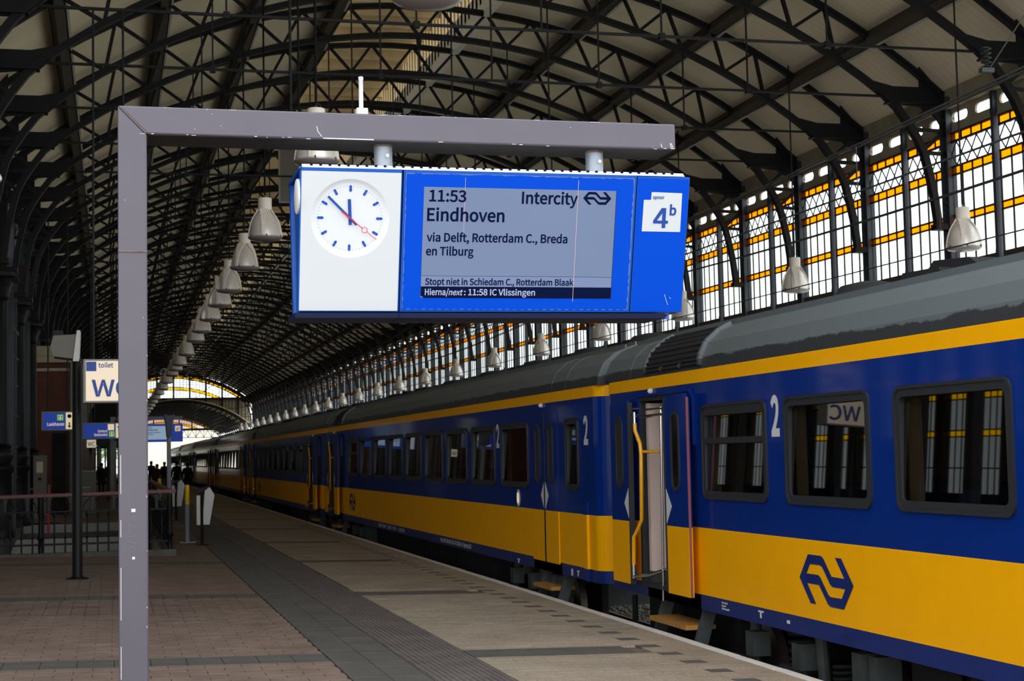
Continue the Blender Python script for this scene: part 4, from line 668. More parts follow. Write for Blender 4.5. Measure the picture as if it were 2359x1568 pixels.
# ---- glazed side walls
ROWS = [(8.09, 8.23, 1), (7.39, 7.54, 1), (6.57, 7.37, 0), (6.43, 6.55, 1), (5.62, 6.41, 0), (4.86, 5.50, 0), (4.10, 4.82, 0), (3.30, 4.06, 0), (2.45, 3.22, 0), (1.6, 2.40, 0), (.75, 1.55, 0)]  # the lowest rows are unseen, added to send more light up to the ceiling
NPX = 4
def build_side(X0, s, name, win_from, bays):
    """X0 wall plane, s=+1 wall to the right of the hall, -1 to the left"""
    # s points outward
    wl = MB(); ya, yb = 12, YEND
    if s > 0: wl.box(X0, X0 + .3, ya, yb, -1, .7, 0)
    wl.box(min(X0, X0 + s * .12), max(X0, X0 + s * .12), ya, yb, 8.80, 9.2, 0)
    wl.box(min(X0 - s * .12, X0 + s * .1), max(X0 - s * .12, X0 + s * .1), ya, yb, 8.74, 8.80, 0)
    wl.box(min(X0, X0 + s * .1), max(X0, X0 + s * .1), ya, yb, 8.24, 8.30, 0)
    wall = wl.build(name, [EAVE if s > 0 else DARKM]); tag(wall, kind='structure')
    # girder plate with stadium holes (one cell = a quarter bay)
    cw = BAY / 4; hh_ = .5; hw, r_ = .31, .10
    cell = MB(); zc = 8.55
    out = [(cw / 2, -.25), (cw / 2, 0), (cw / 2, .25), (.2, .25), (-.2, .25), (-cw / 2, .25), (-cw / 2, 0), (-cw / 2, -.25), (-.2, -.25), (.2, -.25)]
    inn = [(hw - .03, -.07), (hw, 0), (hw - .03, .07), (hw - .1, .1), (-hw + .1, .1), (-hw + .03, .07), (-hw, 0), (-hw + .03, -.07), (-hw + .1, -.1), (hw - .1, -.1)]
    cell.ring([(X0 + s * .02, a, zc + b) for a, b in out], [(X0 + s * .02, a, zc + b) for a, b in inn], (s * .05, 0, 0))
    o = cell.build('girder_plate', EAVE); cm = o.data; bpy.data.objects.remove(o)
    far = MB(); cnt = 0
    y = ribs[0] + cw / 2
    cells = []
    while y < yb - .5:
        if not(s < 0 and not (41.9 < y < 46.5)): cells.append(y)
        y += cw
    for y in cells:
        if y < 62 and y > 20: link('girder_plate', cm, wall, (0, y, 0))
        else:
            far.ring([(X0 + s * .02, y + a, zc + b) for a, b in out], [(X0 + s * .02, y + a, zc + b) for a, b in inn], (s * .05, 0, 0))
    if far.v: o = far.build('girder_plate_run', EAVE, wall); o['kind'] = 'stuff'
    # columns and mullions
    c = MB()
    c.box(X0 - s * .02 - .0, X0 - s * .02, -.0, .0, 0, 0) if False else None
    xa, xb = (X0 - .11, X0 + .09)
    c.box(X0 - .04, X0 + .04, -.13, .13, -1, 9.0, 0)
    c.box(xa, xb, -.14, -.10, -1, 9.0, 0); c.box(xa, xb, .10, .14, -1, 9.0, 0)
    for z in (5.0, 5.9, 6.8, 7.7, 8.5): c.box(X0 - .13, X0 - .10, -.05, .05, z, z + .06, 0)
    o = c.build('column', [IRON2]); colm = o.data; bpy.data.objects.remove(o)
    c = MB(); c.box(X0 - .08, X0 + .05, -.05, .05, -1, 8.78, 0)
    for z in (4.7, 5.6, 6.5, 7.4, 8.3): c.box(X0 - .10, X0 - .07, -.03, .03, z, z + .06, 0)
    o = c.build('mullion', [IRON2]); mulm = o.data; bpy.data.objects.remove(o)
    for y in ribs:
        link('column', colm, wall, (0, y, 0)); 
        if y + BAY / 2 < yb: link('mullion', mulm, wall, (0, y + BAY / 2, 0))
    # windows (half a bay each): bars, and panes
    wlen = BAY / 2 - .26; pw = wlen / NPX
    def bars(mb, y0, m=0):
        for i in range(NPX + 1):
            yy = y0 + i * pw
            mb.box(X0 - .015, X0 + .015, yy - .013, yy + .013, .7, 7.56, m); mb.box(X0 - .015, X0 + .015, yy - .013, yy + .013, 8.03, 8.24, m)
        for z, t in ((8.06, .04), (7.55, .03), (7.38, .03), (6.56, .03), (6.42, .03), (5.56, .11), (4.84, .05), (4.08, .05), (3.26, .05), (2.42, .05), (1.57, .05), (.72, .1), (8.235, .03)):
            mb.box(X0 - .03, X0 + .03, y0, y0 + wlen, z - t / 2, z + t / 2, m + (1 if t > .1 else 0))
        # lozenge lattice
        n = NPX; q = pw
        for i in range(-1, n + 1):
            for d in (1, -1):
                a0 = y0 + (i + .5) * q; a1 = a0 + q
                if d < 0: a0, a1 = a0 + q, a0
                # clip to the window
                z0, z1 = 7.57, 8.04; p0, p1 = a0, a1
                lo_, hi_ = y0, y0 + wlen
                if max(p0, p1) < lo_ or min(p0, p1) > hi_: continue
                def at(yv): return z0 + (z1 - z0) * (yv - p0) / (p1 - p0)
                e0 = min(max(p0, lo_), hi_); e1 = min(max(p1, lo_), hi_)
                if abs(e1 - e0) < .03: continue
                mb.beam((X0, e0, at(e0)), (X0, e1, at(e1)), .02, .018, m, up=(1, 0, 0))
    pm = {}
    for z0, z1, c_ in ROWS:
        o = MB().box(-.004, .004, -pw / 2 + .014, pw / 2 - .014, 0, z1 - z0).build('pane', PANE_O if c_ else PANE_W); pm[(z0, z1)] = o.data; bpy.data.objects.remove(o)
    lat = MB().box(-.004, .004, 0, wlen, 0, .46).build('lattice_pane', PANE_W); latm = lat.data; bpy.data.objects.remove(lat)
    bmb = MB(); bars(bmb, 0); o = bmb.build('glazing_bars', [IRON, PURL]); barsm = o.data; bpy.data.objects.remove(o)
    allp = MB(); bmf = MB(); nwin = win_from
    farlast = []
    for k, y in enumerate(ribs[:-1]):
        for hf in (0, 1):
            y0 = y + hf * BAY / 2 + .13
            if not bays(y0): 
                continue
            if s > 0 and 24 < y < 52 or s < 0:
                w = link('window_%d' % nwin, barsm, None, (0, y0, 0)); tag(w, kind='structure'); nwin += 1
                for z0, z1, c_ in ROWS:
                    for i in range(NPX): link('pane', pm[(z0, z1)], w, (X0, (i + .5) * pw, z0))
                link('lattice_pane', latm, w, (X0, 0, 7.57))
            else:
                w = link('window_%d' % nwin, barsm, None, (0, y0, 0)); tag(w, kind='structure'); nwin += 1
                p = MB()
                if not farlast:
                    for z0, z1, c_ in ROWS: p.box(X0 - .004, X0 + .004, 0, wlen, z0, z1, c_)
                    p.box(X0 - .004, X0 + .004, 0, wlen, 7.57, 8.03, 0)
                    o = p.build('glazing', [PANE_W, PANE_O]); farlast.append(o.data); bpy.data.objects.remove(o)
                link('glazing', farlast[0], w)
    return wall, nwin
wall_right, nw = build_side(XR, 1, 'wall_right', 1, lambda y: True)
wall_left, nw = build_side(XL, -1, 'wall_left', nw, lambda y: 41.9 < y < 46.0)
# the left side: closed dark girder over an open arcade, aisle behind
def build_left():
    d = MB()
    for a, b in ((12, 41.9), (46.4, YEND)): d.box(XL - .25, XL - .05, a, b, 5.9, 9.2)
    d.box(XL - .25, XL - .05, 41.9, 46.4, 5.3, 5.7)
    o = d.build('wall_left_girder', DARKM); tag(o, kind='structure')
    a = MB(); a.box(-14, XL - .25, 6, YEND, 7.2, 7.4)
    o = a.build('ceiling_aisle', DARKM); tag(o, kind='structure')
    w = MB(); w.box(-14.3, -14, 6, 26, -1, 7.4); w.box(-14.3, -14, 82, 240, -1, 7.4); w.box(-14.3, -14, 26, 82, -1, 2.2); w.box(-14.3, -14, 26, 82, 5.8, 7.4); [w.box(-14.3, -14, 26 + 2 * i, 26.5 + 2 * i, 2.2, 5.8) for i in range(29)]
    o = w.build('wall_aisle', DARKM); tag(o, kind='structure')
    for i in range(28):
        y0, y1 = 26.5 + 2 * i, 28 + 2 * i; b = MB()
        for k in range(1, 4): b.box(-14.1, -14.06, y0 + k * .375 - .015, y0 + k * .375 + .015, 2.2, 5.8)
        for z in (3.0, 4.0, 4.2, 5.2, 5.4): b.box(-14.1, -14.06, y0, y1, z - .02, z + .02)
        wd = b.build('window_aisle_%d' % (i + 1), IRON); tag(wd, kind='structure')
        g = MB(); g.add([(-14.08, y0, 2.2), (-14.08, y1, 2.2), (-14.08, y1, 4.0), (-14.08, y0, 4.0)], [(0, 1, 2, 3)], 0); g.add([(-14.08, y0, 4.0), (-14.08, y1, 4.0), (-14.08, y1, 4.2), (-14.08, y0, 4.2)], [(0, 1, 2, 3)], 1)
        g.add([(-14.08, y0, 4.2), (-14.08, y1, 4.2), (-14.08, y1, 5.2), (-14.08, y0, 5.2)], [(0, 1, 2, 3)], 0); g.add([(-14.08, y0, 5.2), (-14.08, y1, 5.2), (-14.08, y1, 5.4), (-14.08, y0, 5.4)], [(0, 1, 2, 3)], 1); g.add([(-14.08, y0, 5.4), (-14.08, y1, 5.4), (-14.08, y1, 5.8), (-14.08, y0, 5.8)], [(0, 1, 2, 3)], 0)
        g.build('pane', [PANE_A, PANE_O], wd)
build_left()

# ---- cast iron columns of the left arcade
def build_columns():
    mb = MB()
    mb.lathe([(.34, 0), (.34, .2), (.29, .26), (.26, 1.5), (.32, 1.58), (.32, 1.68), (.24, 1.74), (.30, 1.92), (.30, 2.0), (.23, 2.1), (.26, 2.16), (.19, 2.22)], n=20)
    sh = MB(); prof = [(.185, 2.2), (.16, 5.6), (.2, 5.66), (.17, 5.72)]
    sh.lathe(prof, n=20)
    for j in range(10):
        t = 2 * pi * j / 10; sh.beam((cos(t) * .178, sin(t) * .178, 2.25), (cos(t) * .155, sin(t) * .155, 5.55), .02, .02)
    cp = MB(); cp.lathe([(.17, 5.7), (.24, 5.95), (.32, 6.15), (.36, 6.2), (.36, 6.32), (.3, 6.34)], n=16); cp.box(-.38, .38, -.38, .38, 6.3, 6.4); cp.box(-.14, .14, -.16, .16, 6.4, 8.9)
    root = None
    ys = [31.85 + 7.1 * k for k in range(0, 22)]
    for i, y in enumerate(ys):
        if i == 0:
            root = empty('iron_column', (XL, y, zf(XL)))
            a = mb.build('pedestal', CASTI, root, smooth=True); b = sh.build('shaft', CASTI, root, smooth=True); c = cp.build('capital', CASTI, root)
            r_ = root
        else: r_ = copy_tree(root); r_.location = (XL, y, zf(XL))
        tag(r_, 'black fluted cast-iron column on a tall pedestal, %s in the row left of the stairs' % NAMES[i], 'column', 'cast-iron columns along the left side')
build_columns()

# ---- end gable and second hall
def build_gable(Y, cz_out, r_out, cx, r_in, zb, ztop_in, name, x0, x1, dz=0, lower=True):
    """lunette of glass with amber bands above a horizontal beam"""
    root = MB(); n = 30
    def A(r, t): return (cx + r * sin(t), Y, cz_out + r * cos(t))
    def halfang(r, z): 
        q = (z - cz_out) / r; return math.acos(max(-1, min(1, q)))
    def arch(mb, r, rr, m, depth=.2, zmin=zb):
        T = halfang(r, zmin)
        for i in range(n):
            a, b = -T + 2 * T * i / n, -T + 2 * T * (i + 1) / n
            p, q = A((r + rr) / 2, a), A((r + rr) / 2, b); mb.beam(p, q, depth, abs(rr - r), m)
    arch(root, r_out, r_out - .3, 0); arch(root, r_in + .04, r_in - .04, 0, .08); arch(root, r_in - .28, r_in - .36, 0, .08); arch(root, r_out - .62, r_out - .68, 0, .08)
    root.box(x0, x1, Y - .15, Y + .15, zb - .25, zb, 0)
    for k in range(-5, 6):
        x = cx + .13 + k * 1.95; dd = r_out ** 2 - (x - cx) ** 2
        if dd <= 0: continue
        zt = cz_out + sqrt(dd)
        if zt > zb: root.box(x - .1, x + .1, Y - .1, Y + .1, zb, zt, 0)
    for k in range(-24, 25):
        x = cx + .13 + k * .39; dd = (r_out) ** 2 - (x - cx) ** 2
        if dd > 0 and cz_out + sqrt(dd) > zb: root.box(x - .02, x + .02, Y - .03, Y + .03, zb, cz_out + sqrt(dd), 0)
    z = zb + .45
    while z < cz_out + r_in - .3:
        hw = sqrt(max(0, (r_in - .3) ** 2 - (z - cz_out) ** 2)); root.box(cx - hw, cx + hw, Y - .02, Y + .02, z - .015, z + .015, 0); z += .45
    w = root.build(name, [IRON]); tag(w, kind='structure')
    gl = MB()
    def band(r0, r1, m):
        T = halfang(r1, zb)
        for i in range(n):
            a, b = -T + 2 * T * i / n, -T + 2 * T * (i + 1) / n
            P = [A(r0, a), A(r0, b), A(r1, b), A(r1, a)]
            P = [(p[0], p[1], max(p[2], zb)) for p in P]
            gl.add(P, [(0, 1, 2, 3)], m)
    band(r_out - .66, r_out - .3, 1); band(r_in, r_out - .66, 0); band(r_in - .32, r_in, 1)
    r_ = r_in - .32; T = halfang(r_, zb)
    gl.add([A(r_, -T + 2 * T * i / n) for i in range(n + 1)], [tuple(range(n + 1))], 0)
    gl.build('glazing', [PANE_W, PANE_O], w)
    return w
g1 = build_gable(YEND, CZU, 14.95, CX, 13.26, 9.55, 0, 'wall_end', XL, XR)
# tan wired-glass screen below the beam, cut by the arch of the second hall
C2X, C2Z, R2 = 7.85, -4.05, 13.13
def build_screen():
    mb = MB(); n = 28; T = .70
    P = [(C2X + R2 * sin(-T + 2 * T * i / n), C2Z + R2 * cos(-T + 2 * T * i / n)) for i in range(n + 1)]
    for (xa, za), (xb, zb) in zip(P, P[1:]):
        mb.add([(xa, YEND, za), (xb, YEND, zb), (xb, YEND, 9.3), (xa, YEND, 9.3)], [(0, 1, 2, 3)], 0)
        mb.beam((xa, YEND - .05, za), (xb, YEND - .05, zb), .3, .28, 1)
        mb.beam((xa, YEND - .1, za + .28), (xb, YEND - .1, zb + .28), .2, .1, 2)
    w = mb.build('wall_end_screen', [EAVE, IRON, CREAM]); tag(w, kind='structure')
    gb = MB(); x = XL
    while x < XR:
        gb.box(x - .02, x + .02, YEND - .05, YEND - .02, max(5.2, C2Z + sqrt(max(0, R2 * R2 - (x - C2X) ** 2))), 9.3); x += .39
    for k in range(-5, 6):
        x = CX + .13 + k * 1.95; gb.box(x - .12, x + .12, YEND - .12, YEND, max(5.2, C2Z + sqrt(max(0, R2 * R2 - (x - C2X) ** 2))), 9.3)
    o = gb.build('glazing_bars', IRON, w); o['kind'] = 'stuff'
    # second hall
    sk = MB(); R3 = R2 + .15
    Q = [(C2X + R3 * sin(-T + 2 * T * i / n), C2Z + R3 * cos(-T + 2 * T * i / n)) for i in range(n + 1)]
    for (xa, za), (xb, zb) in zip(Q, Q[1:]): sk.add([(xa, YEND + .1, za), (xb, YEND + .1, zb), (xb, 250, zb), (xa, 250, za)], [(0, 1, 2, 3)])
    c2 = sk.build('ceiling_second_hall', CEIL); tag(c2, kind='structure')
    tr = MB()
    for (xa, za), (xb, zb) in zip(P, P[1:]):
        tr.beam((xa, 0, za - .02), (xb, 0, zb - .02), .14, .14); tr.beam((xa, 0, za - .65), (xb, 0, zb - .65), .14, .11); tr.beam((xa, 0, za), (xb, 0, zb - .65), .08, .08); tr.beam((xa, 0, za - .65), (xa, 0, za), .08, .08)
    o = tr.build('roof_truss', IRON); tm = o.data; bpy.data.objects.remove(o)
    for k in range(14): link('roof_truss', tm, c2, (0, YEND + 3 + 3.8 * k, 0))
    for nm, X in (('wall_second_left', -1.9), ('wall_second_right', 17.0)):
        m = MB(); m.box(X - .1, X + .1, YEND, 250, 7.5, 7.7); m.box(X - .1, X + .1, YEND, 250, -1, .2)
        y = YEND
        while y < 250: m.box(X - .08, X + .08, y, y + .2, -1, 7.6); y += 3.8
        o = m.build(nm, DARKM); tag(o, kind='structure')
build_screen()
g2 = build_gable(250, C2Z, 13.2, C2X, 12.0, 6.9, 0, 'wall_end_second', -1.9, 17.0)
# lattice girder under the second gable
lg = MB(); lg.box(-1.9, 17, 249.8, 250.1, 6.55, 6.7); lg.box(-1.9, 17, 249.8, 250.1, 5.4, 5.5)
x = -1.9
while x < 17:
    lg.beam((x, 250, 5.45), (x + .6, 250, 6.6), .08, .08); lg.beam((x + .6, 250, 6.6), (x + 1.2, 250, 5.45), .08, .08); lg.box(x - .04, x + .04, 249.9, 250, 5.45, 6.6); x += 1.2
o = lg.build('trim_1', IRON); tag(o, kind='structure')
# houses and a tree beyond the end of the platform
def houses():
    for i, (x0, x1, y, h, lab) in enumerate(((-24, -3, 330, 9, 'pale gabled house beyond the far end of the station, left one'), (3, 22, 345, 10.5, 'pale long house beyond the far end of the station, right one'))):
        r = empty('house', ((x0 + x1) / 2, y, -1)); tag(r, lab, 'house', 'houses beyond the station')
        w = (x1 - x0) / 2
        MB().box(-w, w, 0, 10, 0, h).build('wall', HOUSE, r)
        MB().plate([(-w - .3, -.3, h), (-w - .3, 5, h + 3.5), (-w - .3, 10.3, h)], (2 * w + .6, 0, 0)).build('roof', mat('roof_tile_%d' % i, (150, 120, 110), .8), r)
        for a in range(5):
            for b in range(2):
                f = MB().box(-w + 1.5 + a * 3.6, -w + 2.9 + a * 3.6, -.06, 0, 2 + b * 3.6, 4 + b * 3.6).build('window', WHITEM, r)
                MB().box(-w + 1.6 + a * 3.6, -w + 2.8 + a * 3.6, -.08, -.06, 2.1 + b * 3.6, 3.9 + b * 3.6).build('pane', HOUSE, f)
    tr = empty('leafy_tree', (-1, 300, -1)); tag(tr, 'pale green tree seen through the open far end of the hall', 'tree')
    MB().tube([(0, 0, 0), (.1, 0, 3), (0, .1, 6)], [.35, .25, .1], 8).build('trunk', PURL, tr)
    cr = MB(); rr = random.Random(5)
    for i in range(1500):
        a = rr.uniform(0, 2 * pi); b = rr.uniform(-1, 1); q = rr.random() ** .4 * 3.2; s_ = sqrt(1 - b * b)
        p = V((q * s_ * cos(a), q * s_ * sin(a), 6.5 + q * b * 1.1)); e = V((rr.uniform(-1, 1), rr.uniform(-1, 1), rr.uniform(-1, 1))).normalized() * .22; f = V((e.y, -e.z, e.x))
        cr.add([p - e, p + f, p + e, p - f], [(0, 1, 2, 3)])
    o = cr.build('crown', LEAF, tr); o['kind'] = 'stuff'
houses()
o = MB().box(-120, 150, -60, 420, -1.45, -1.25).build('ground_outside', BOUNCE); tag(o, kind='structure')  # pale colour acts as a reflector for light entering through the windows

# ------------------------------------------------------------ train
XT = 6.0; CLEN = 26.4
ZB = [.27, .43, 1.13, 2.66, 2.80]
def carriage_body(holes):
    """holes: list of (y0, y1, z0, z1) in the platform side"""
    mb = MB(); r = .22; Lh = CLEN
    ys = sorted(set([r, Lh - r] + [v for h in holes for v in h[:2]])); zs = sorted(set(ZB + [v for h in holes for v in h[2:]]))
    def band(z): return 0 if z < .43 else 1 if z < 1.13 else 2 if z < 2.66 else 1
    for a, b in zip(ys, ys[1:]):
        for c, d in zip(zs, zs[1:]):
            ym, zm = (a + b) / 2, (c + d) / 2
            if any(h[0] < ym < h[1] and h[2] < zm < h[3] for h in holes): continue
            mb.add([(0, a, c), (0, b, c), (0, b, d), (0, a, d)], [(0, 1, 2, 3)], band(zm))
    # rounded corners, ends and far side
    def corner(yc, sy):
        pts = [(r - r * cos(t), yc + sy * r * sin(t)) for t in [pi / 2 * i / 6 for i in range(7)]]
        pts.append((2.8 - r, yc + sy * r)); return pts
    path1 = corner(Lh - r, 1) + [(2.8, Lh - r), (2.8, r)] + corner(r, -1)[::-1]
    for (x0, y0), (x1, y1) in zip(path1, path1[1:]):
        for c, d in zip(ZB, ZB[1:]):
            mb.add([(x0, y0, c), (x1, y1, c), (x1, y1, d), (x0, y0, d)], [(0, 1, 2, 3)], band((c + d) / 2))
    mb.add([(.02, r, .27), (2.78, r, .27), (2.78, Lh - r, .27), (.02, Lh - r, .27)], [(0, 1, 2, 3)], 3)
    return mb
def carriage_roof():
    mb = MB(); P = [(0, 2.8), (.02, 2.93), (.09, 3.08), (.24, 3.21), (.5, 3.31), (.9, 3.40), (1.4, 3.45)]
    P += [(2.8 - x, z) for x, z in P[-2::-1]]
    for (x0, z0), (x1, z1) in zip(P, P[1:]):
        mb.add([(x0, .02, z0), (x0, CLEN - .02, z0), (x1, CLEN - .02, z1), (x1, .02, z1)], [(0, 1, 2, 3)])
    for y in (.02, CLEN - .02): mb.add([(x, y, z) for x, z in P], [tuple(range(len(P)))])
    # weld ribs across the roof
    for y in (1.5, 2.2, CLEN - 1.0, CLEN - 2.6 + .9):
        for (x0, z0), (x1, z1) in zip(P, P[1:]): mb.beam((x0, y, z0), (x1, y, z1), .02, .010)
    # drip rail
    for x in (.42, .56): mb.box(x, x + .02, .1, CLEN - .1, 3.27 + (x - .42) * .3, 3.325 + (x - .42) * .3)
    return mb
def outline(y, z, w, h, r, x, n=4): return [(x, y + a, z + b) for a, b in rrect(w, h, r, n)]

def win_mesh(w, transom):
    fr = MB(); zc, h = 1.925, .98
    fr.ring(outline(0, zc, w, h, .10, -.022), outline(0, zc, w - .05, h - .05, .085, -.022), (.05, 0, 0))
    fr.ring(outline(0, zc, w - .05, h - .05, .085, -.012), outline(0, zc, w - .17, h - .17, .05, -.012), (.05, 0, 0))
    if transom: fr.box(-.012, .03, -w / 2 + .05, w / 2 - .05, 2.01, 2.07); fr.box(-.016, .03, -w / 2 + .05, w / 2 - .05, 2.30, 2.35)
    gl = MB(); P = [(.018 + (z_ - zc) * .045, y_, z_) for x_, y_, z_ in outline(0, zc, w - .14, h - .14, .04, .02)]; gl.add(P, [tuple(range(len(P)))])   # sides lean in slightly
    return fr, gl
def add_window(root, y, w=1.68, transom=False, cache={}):
    k = (w, transom)
    if k not in cache:
        a, b = win_mesh(w, transom); f = a.build('window_frame', RUB2, root, smooth=True); g = b.build('pane', TGLASS, f); cache[k] = (f.data, g.data)
    else:
        f = link('window_frame', cache[k][0], root); g = link('pane', cache[k][1], f)
    f.location = (0, y, 0); return f

DOORC = {}
def leaf(root, y, w, open_, mark, seal=True):
    """one door leaf centred on y; mark = +1/-1 side of the half diamond"""
    x = -.14 if open_ else -.012
    mb = MB(); z0, z1 = .40, 2.55
    mb.box(0, .045, -w / 2, w / 2, z0, 1.13, 0); mb.box(0, .045, -w / 2, w / 2, 1.13, z1 - .05, 1)
    mb.box(0, .045, -w / 2 + .06, w / 2 - .06, z1 - .05, z1, 1)
    d = mb.build('door_leaf', [TR_Y, TR_B], root); d.location = (x, y, 0)
    s = mark
    MB().box(-.006, .052, s * w / 2 - .02, s * w / 2 + .02, z0, z1 - .03).build('rubber_edge', RUB, d)
    if open_ and s > 0 and root.get('seal'): MB().box(.004, .030, -w / 2 - .008, -w / 2 + .004, z0, z1 - .04).build('pink_seal', PINKE, d)
    fr = MB(); fr.ring(outline(0, 1.94, .27, .86, .13, -.012, 5), outline(0, 1.94, .20, .79, .095, -.012, 5), (.02, 0, 0))
    fr.build('window_rubber', RUB, d, smooth=True)
    g = MB(); P = outline(0, 1.94, .21, .80, .10, -.003, 5); g.add(P, [tuple(range(len(P)))]); g.build('pane', mat('door_glass', (26, 24, 24), .06, spec=.8) if 'g' not in DOORC else DOORC['g'], d)
    DOORC['g'] = d.children[-1].data.materials[0]
    y1 = s * (w / 2 - .02)
    MB().plate([(-.004, y1, 1.53), (-.004, y1, 1.15), (-.004, y1 - s * .17, 1.34)], (.003, 0, 0)).build('half_diamond', LETW, d)
    return d
def add_door(root, yc, open_):
    """double plug door with its recess, rails and step; opening yc +- .525"""
    a, b = yc - .525, yc + .525
    if open_:
        leaf(root, yc - 1.0 + .0, .68, True, 1); leaf(root, yc + .92, .68, True, -1)
        # surround
        fr = MB(); fr.ring([(-.01, a - .07, .38), (-.01, b + .07, .38), (-.01, b + .07, 2.6), (-.01, a - .07, 2.6)], [(-.01, a + .0, .43), (-.01, b, .43), (-.01, b, 2.53), (-.01, a, 2.53)], (.12, 0, 0))
        fr.build('door_surround', RUB, root)
        fb = MB(); fb.ring([(-.03, a - .72, 2.0), (-.03, b + .03, 2.0), (-.03, b + .03, 2.60), (-.03, a - .64, 2.60), (-.03, a - .72, 2.5)], [(-.03, a - .70, 2.0), (-.03, b + .005, 2.0), (-.03, b + .005, 2.575), (-.03, a - .63, 2.575), (-.03, a - .70, 2.49)], (.03, 0, 0)); fb.build('door_hood', TR_B, root)
        p = MB(); p.box(.04, .26, b - .16, b - .08, .56, 2.5, 0); p.box(.3, .9, b - .10, b - .02, .5, 2.5, 2); p.box(.04, .28, b - .18, b - .06, .43, .56, 1); p.box(.10, .2, a + .05, a + .12, .45, 2.5, 2)
        p.build('vestibule_panel', [PINKP, BOGIE, INTER], root)
        ch = MB()
        ch.tube([(-.12, b - .10, 2.44), (-.08, b - .45, 2.42), (.0, a + .12, 2.42)], .012); ch.tube([(-.12, b - .06, 2.37), (-.08, b - .3, 2.34), (.0, a + .15, 2.36)], .018)
        ch.tube([(.0, a + .34, 2.44), (.0, a + .42, .26)], .014); ch.tube([(.0, a + .40, .60), (-.06, b - .35, .53), (-.15, b - .06, .50)], .022)
        ch.tube([(.0, a + .38, .62), (-.02, a + .1, .64)], .014)
        ch.tube([(-.12, b - .14, 2.40), (-.12, b - .14, 2.24)], .017); ch.tube([(-.15, b - .06, .64), (-.15, b - .06, .48)], .026)
        ch.build('chrome_rail', CHROME, root, smooth=True)
        yr = MB()
        yr.tube([(-.12, b - .14, 2.27), (-.12, b - .15, 2.18), (-.12, b - .31, 2.03), (-.12, b - .34, 1.92), (-.12, b - .30, 1.16), (-.13, b - .2, 1.06), (-.15, b - .09, .95), (-.15, b - .06, .60)], .023)
        yr.tube([(-.12, b - .33, 1.94), (-.02, a + .38, 1.93)], .016); yr.build('yellow_handrail', YRAIL, root, smooth=True)
    else:
        leaf(root, yc - .35, .68, False, 1); leaf(root, yc + .35, .68, False, -1)
    st = MB(); y0, y1 = yc - 1.18 + (0 if open_ else .5), yc + .1 + (0 if open_ else .3)
    st.box(-.12, .22, y0 + .06, y1 - .06, .04, .09, 0); o = st.build('step_board', WOODY, root)
    sb = MB()
    for yy in (y0, y1):
        sb.plate([(.24, yy, .34), (.10, yy, .34), (-.14, yy, -.4), (.02, yy, -.4)], (0, .05, 0))
    sb.box(-.14, .1, y0 + .04, y1, -.3, -.26)
    sb.box(.0, .3, y0 - .1, y1 + .3, .27, .42)
    sb.build('step_bracket', BOGIE, root)
    MB().lathe([(.03, 0), (.03, .03), (.012, .05)], ax=(V((0, 1, 0)), V((0, 0, 1)), V((-1, 0, 0))), o=(0, yc + .1, 2.63), n=10).build('door_lamp', LETW, root)

def bogie(root, yc):
    f = MB(); f.box(.30, .46, yc - 1.75, yc + 1.75, -.42, -.22)
    f.box(.30, .46, yc - .5, yc + .5, -.56, -.2); f.box(.3, 2.5, yc - .25, yc + .25, -.45, -.15)
    for s in (-1, 1):
        f.box(.24, .5, yc + s * 1.28 - .22, yc + s * 1.28 + .22, -.55, -.25)
        f.tube([(.28, yc + s * .75, .25), (.28, yc + s * .85, -.5)], .06, 10)
        f.box(.12, .3, yc + s * .55 - .1, yc + s * .55 + .1, -.1, .14)
        f.tube([(.2, yc + s * .55, -.1), (.2, yc + s * .55, -.3)], .03, 8)
    f.box(.1, .34, yc - 1.9, yc - 1.72, -.18, .2); f.box(.12, .34, yc - 2.15, yc - 2.0, -.2, .2)
    f.tube([(.2, yc - 2.05, -.2), (.2, yc - 2.08, -.32), (.25, yc - 2.5, -.2)], .015, 6)
    o = f.build('bogie_frame', BOGIE, root)
    def coil(x, y, r_, z0, z1, turns, t):
        MB().tube([(x + r_ * cos(q * pi / 5), y + r_ * sin(q * pi / 5), z0 + (z1 - z0) * q / (turns * 10)) for q in range(turns * 10 + 1)], t, 6).build('coil_spring', DARKM, o, smooth=True)
    coil(.5, yc, .18, -.28, .2, 6, .022); coil(.4, yc - 1.0, .11, -.22, .0, 4, .018); coil(.4, yc + 1.0, .11, -.22, .0, 4, .018)
    for s in (-1, 1):
        w = MB(); w.lathe([(.40, 0), (.46, .02), (.46, .12), (.40, .14), (.36, .12), (.12, .08), (.12, -.1)], o=(.55, yc + s * 1.28, -.30), ax=(V((0, 1, 0)), V((0, 0, 1)), V((1, 0, 0))), n=24)
        w.build('wheel', WHEEL, o, smooth=True)
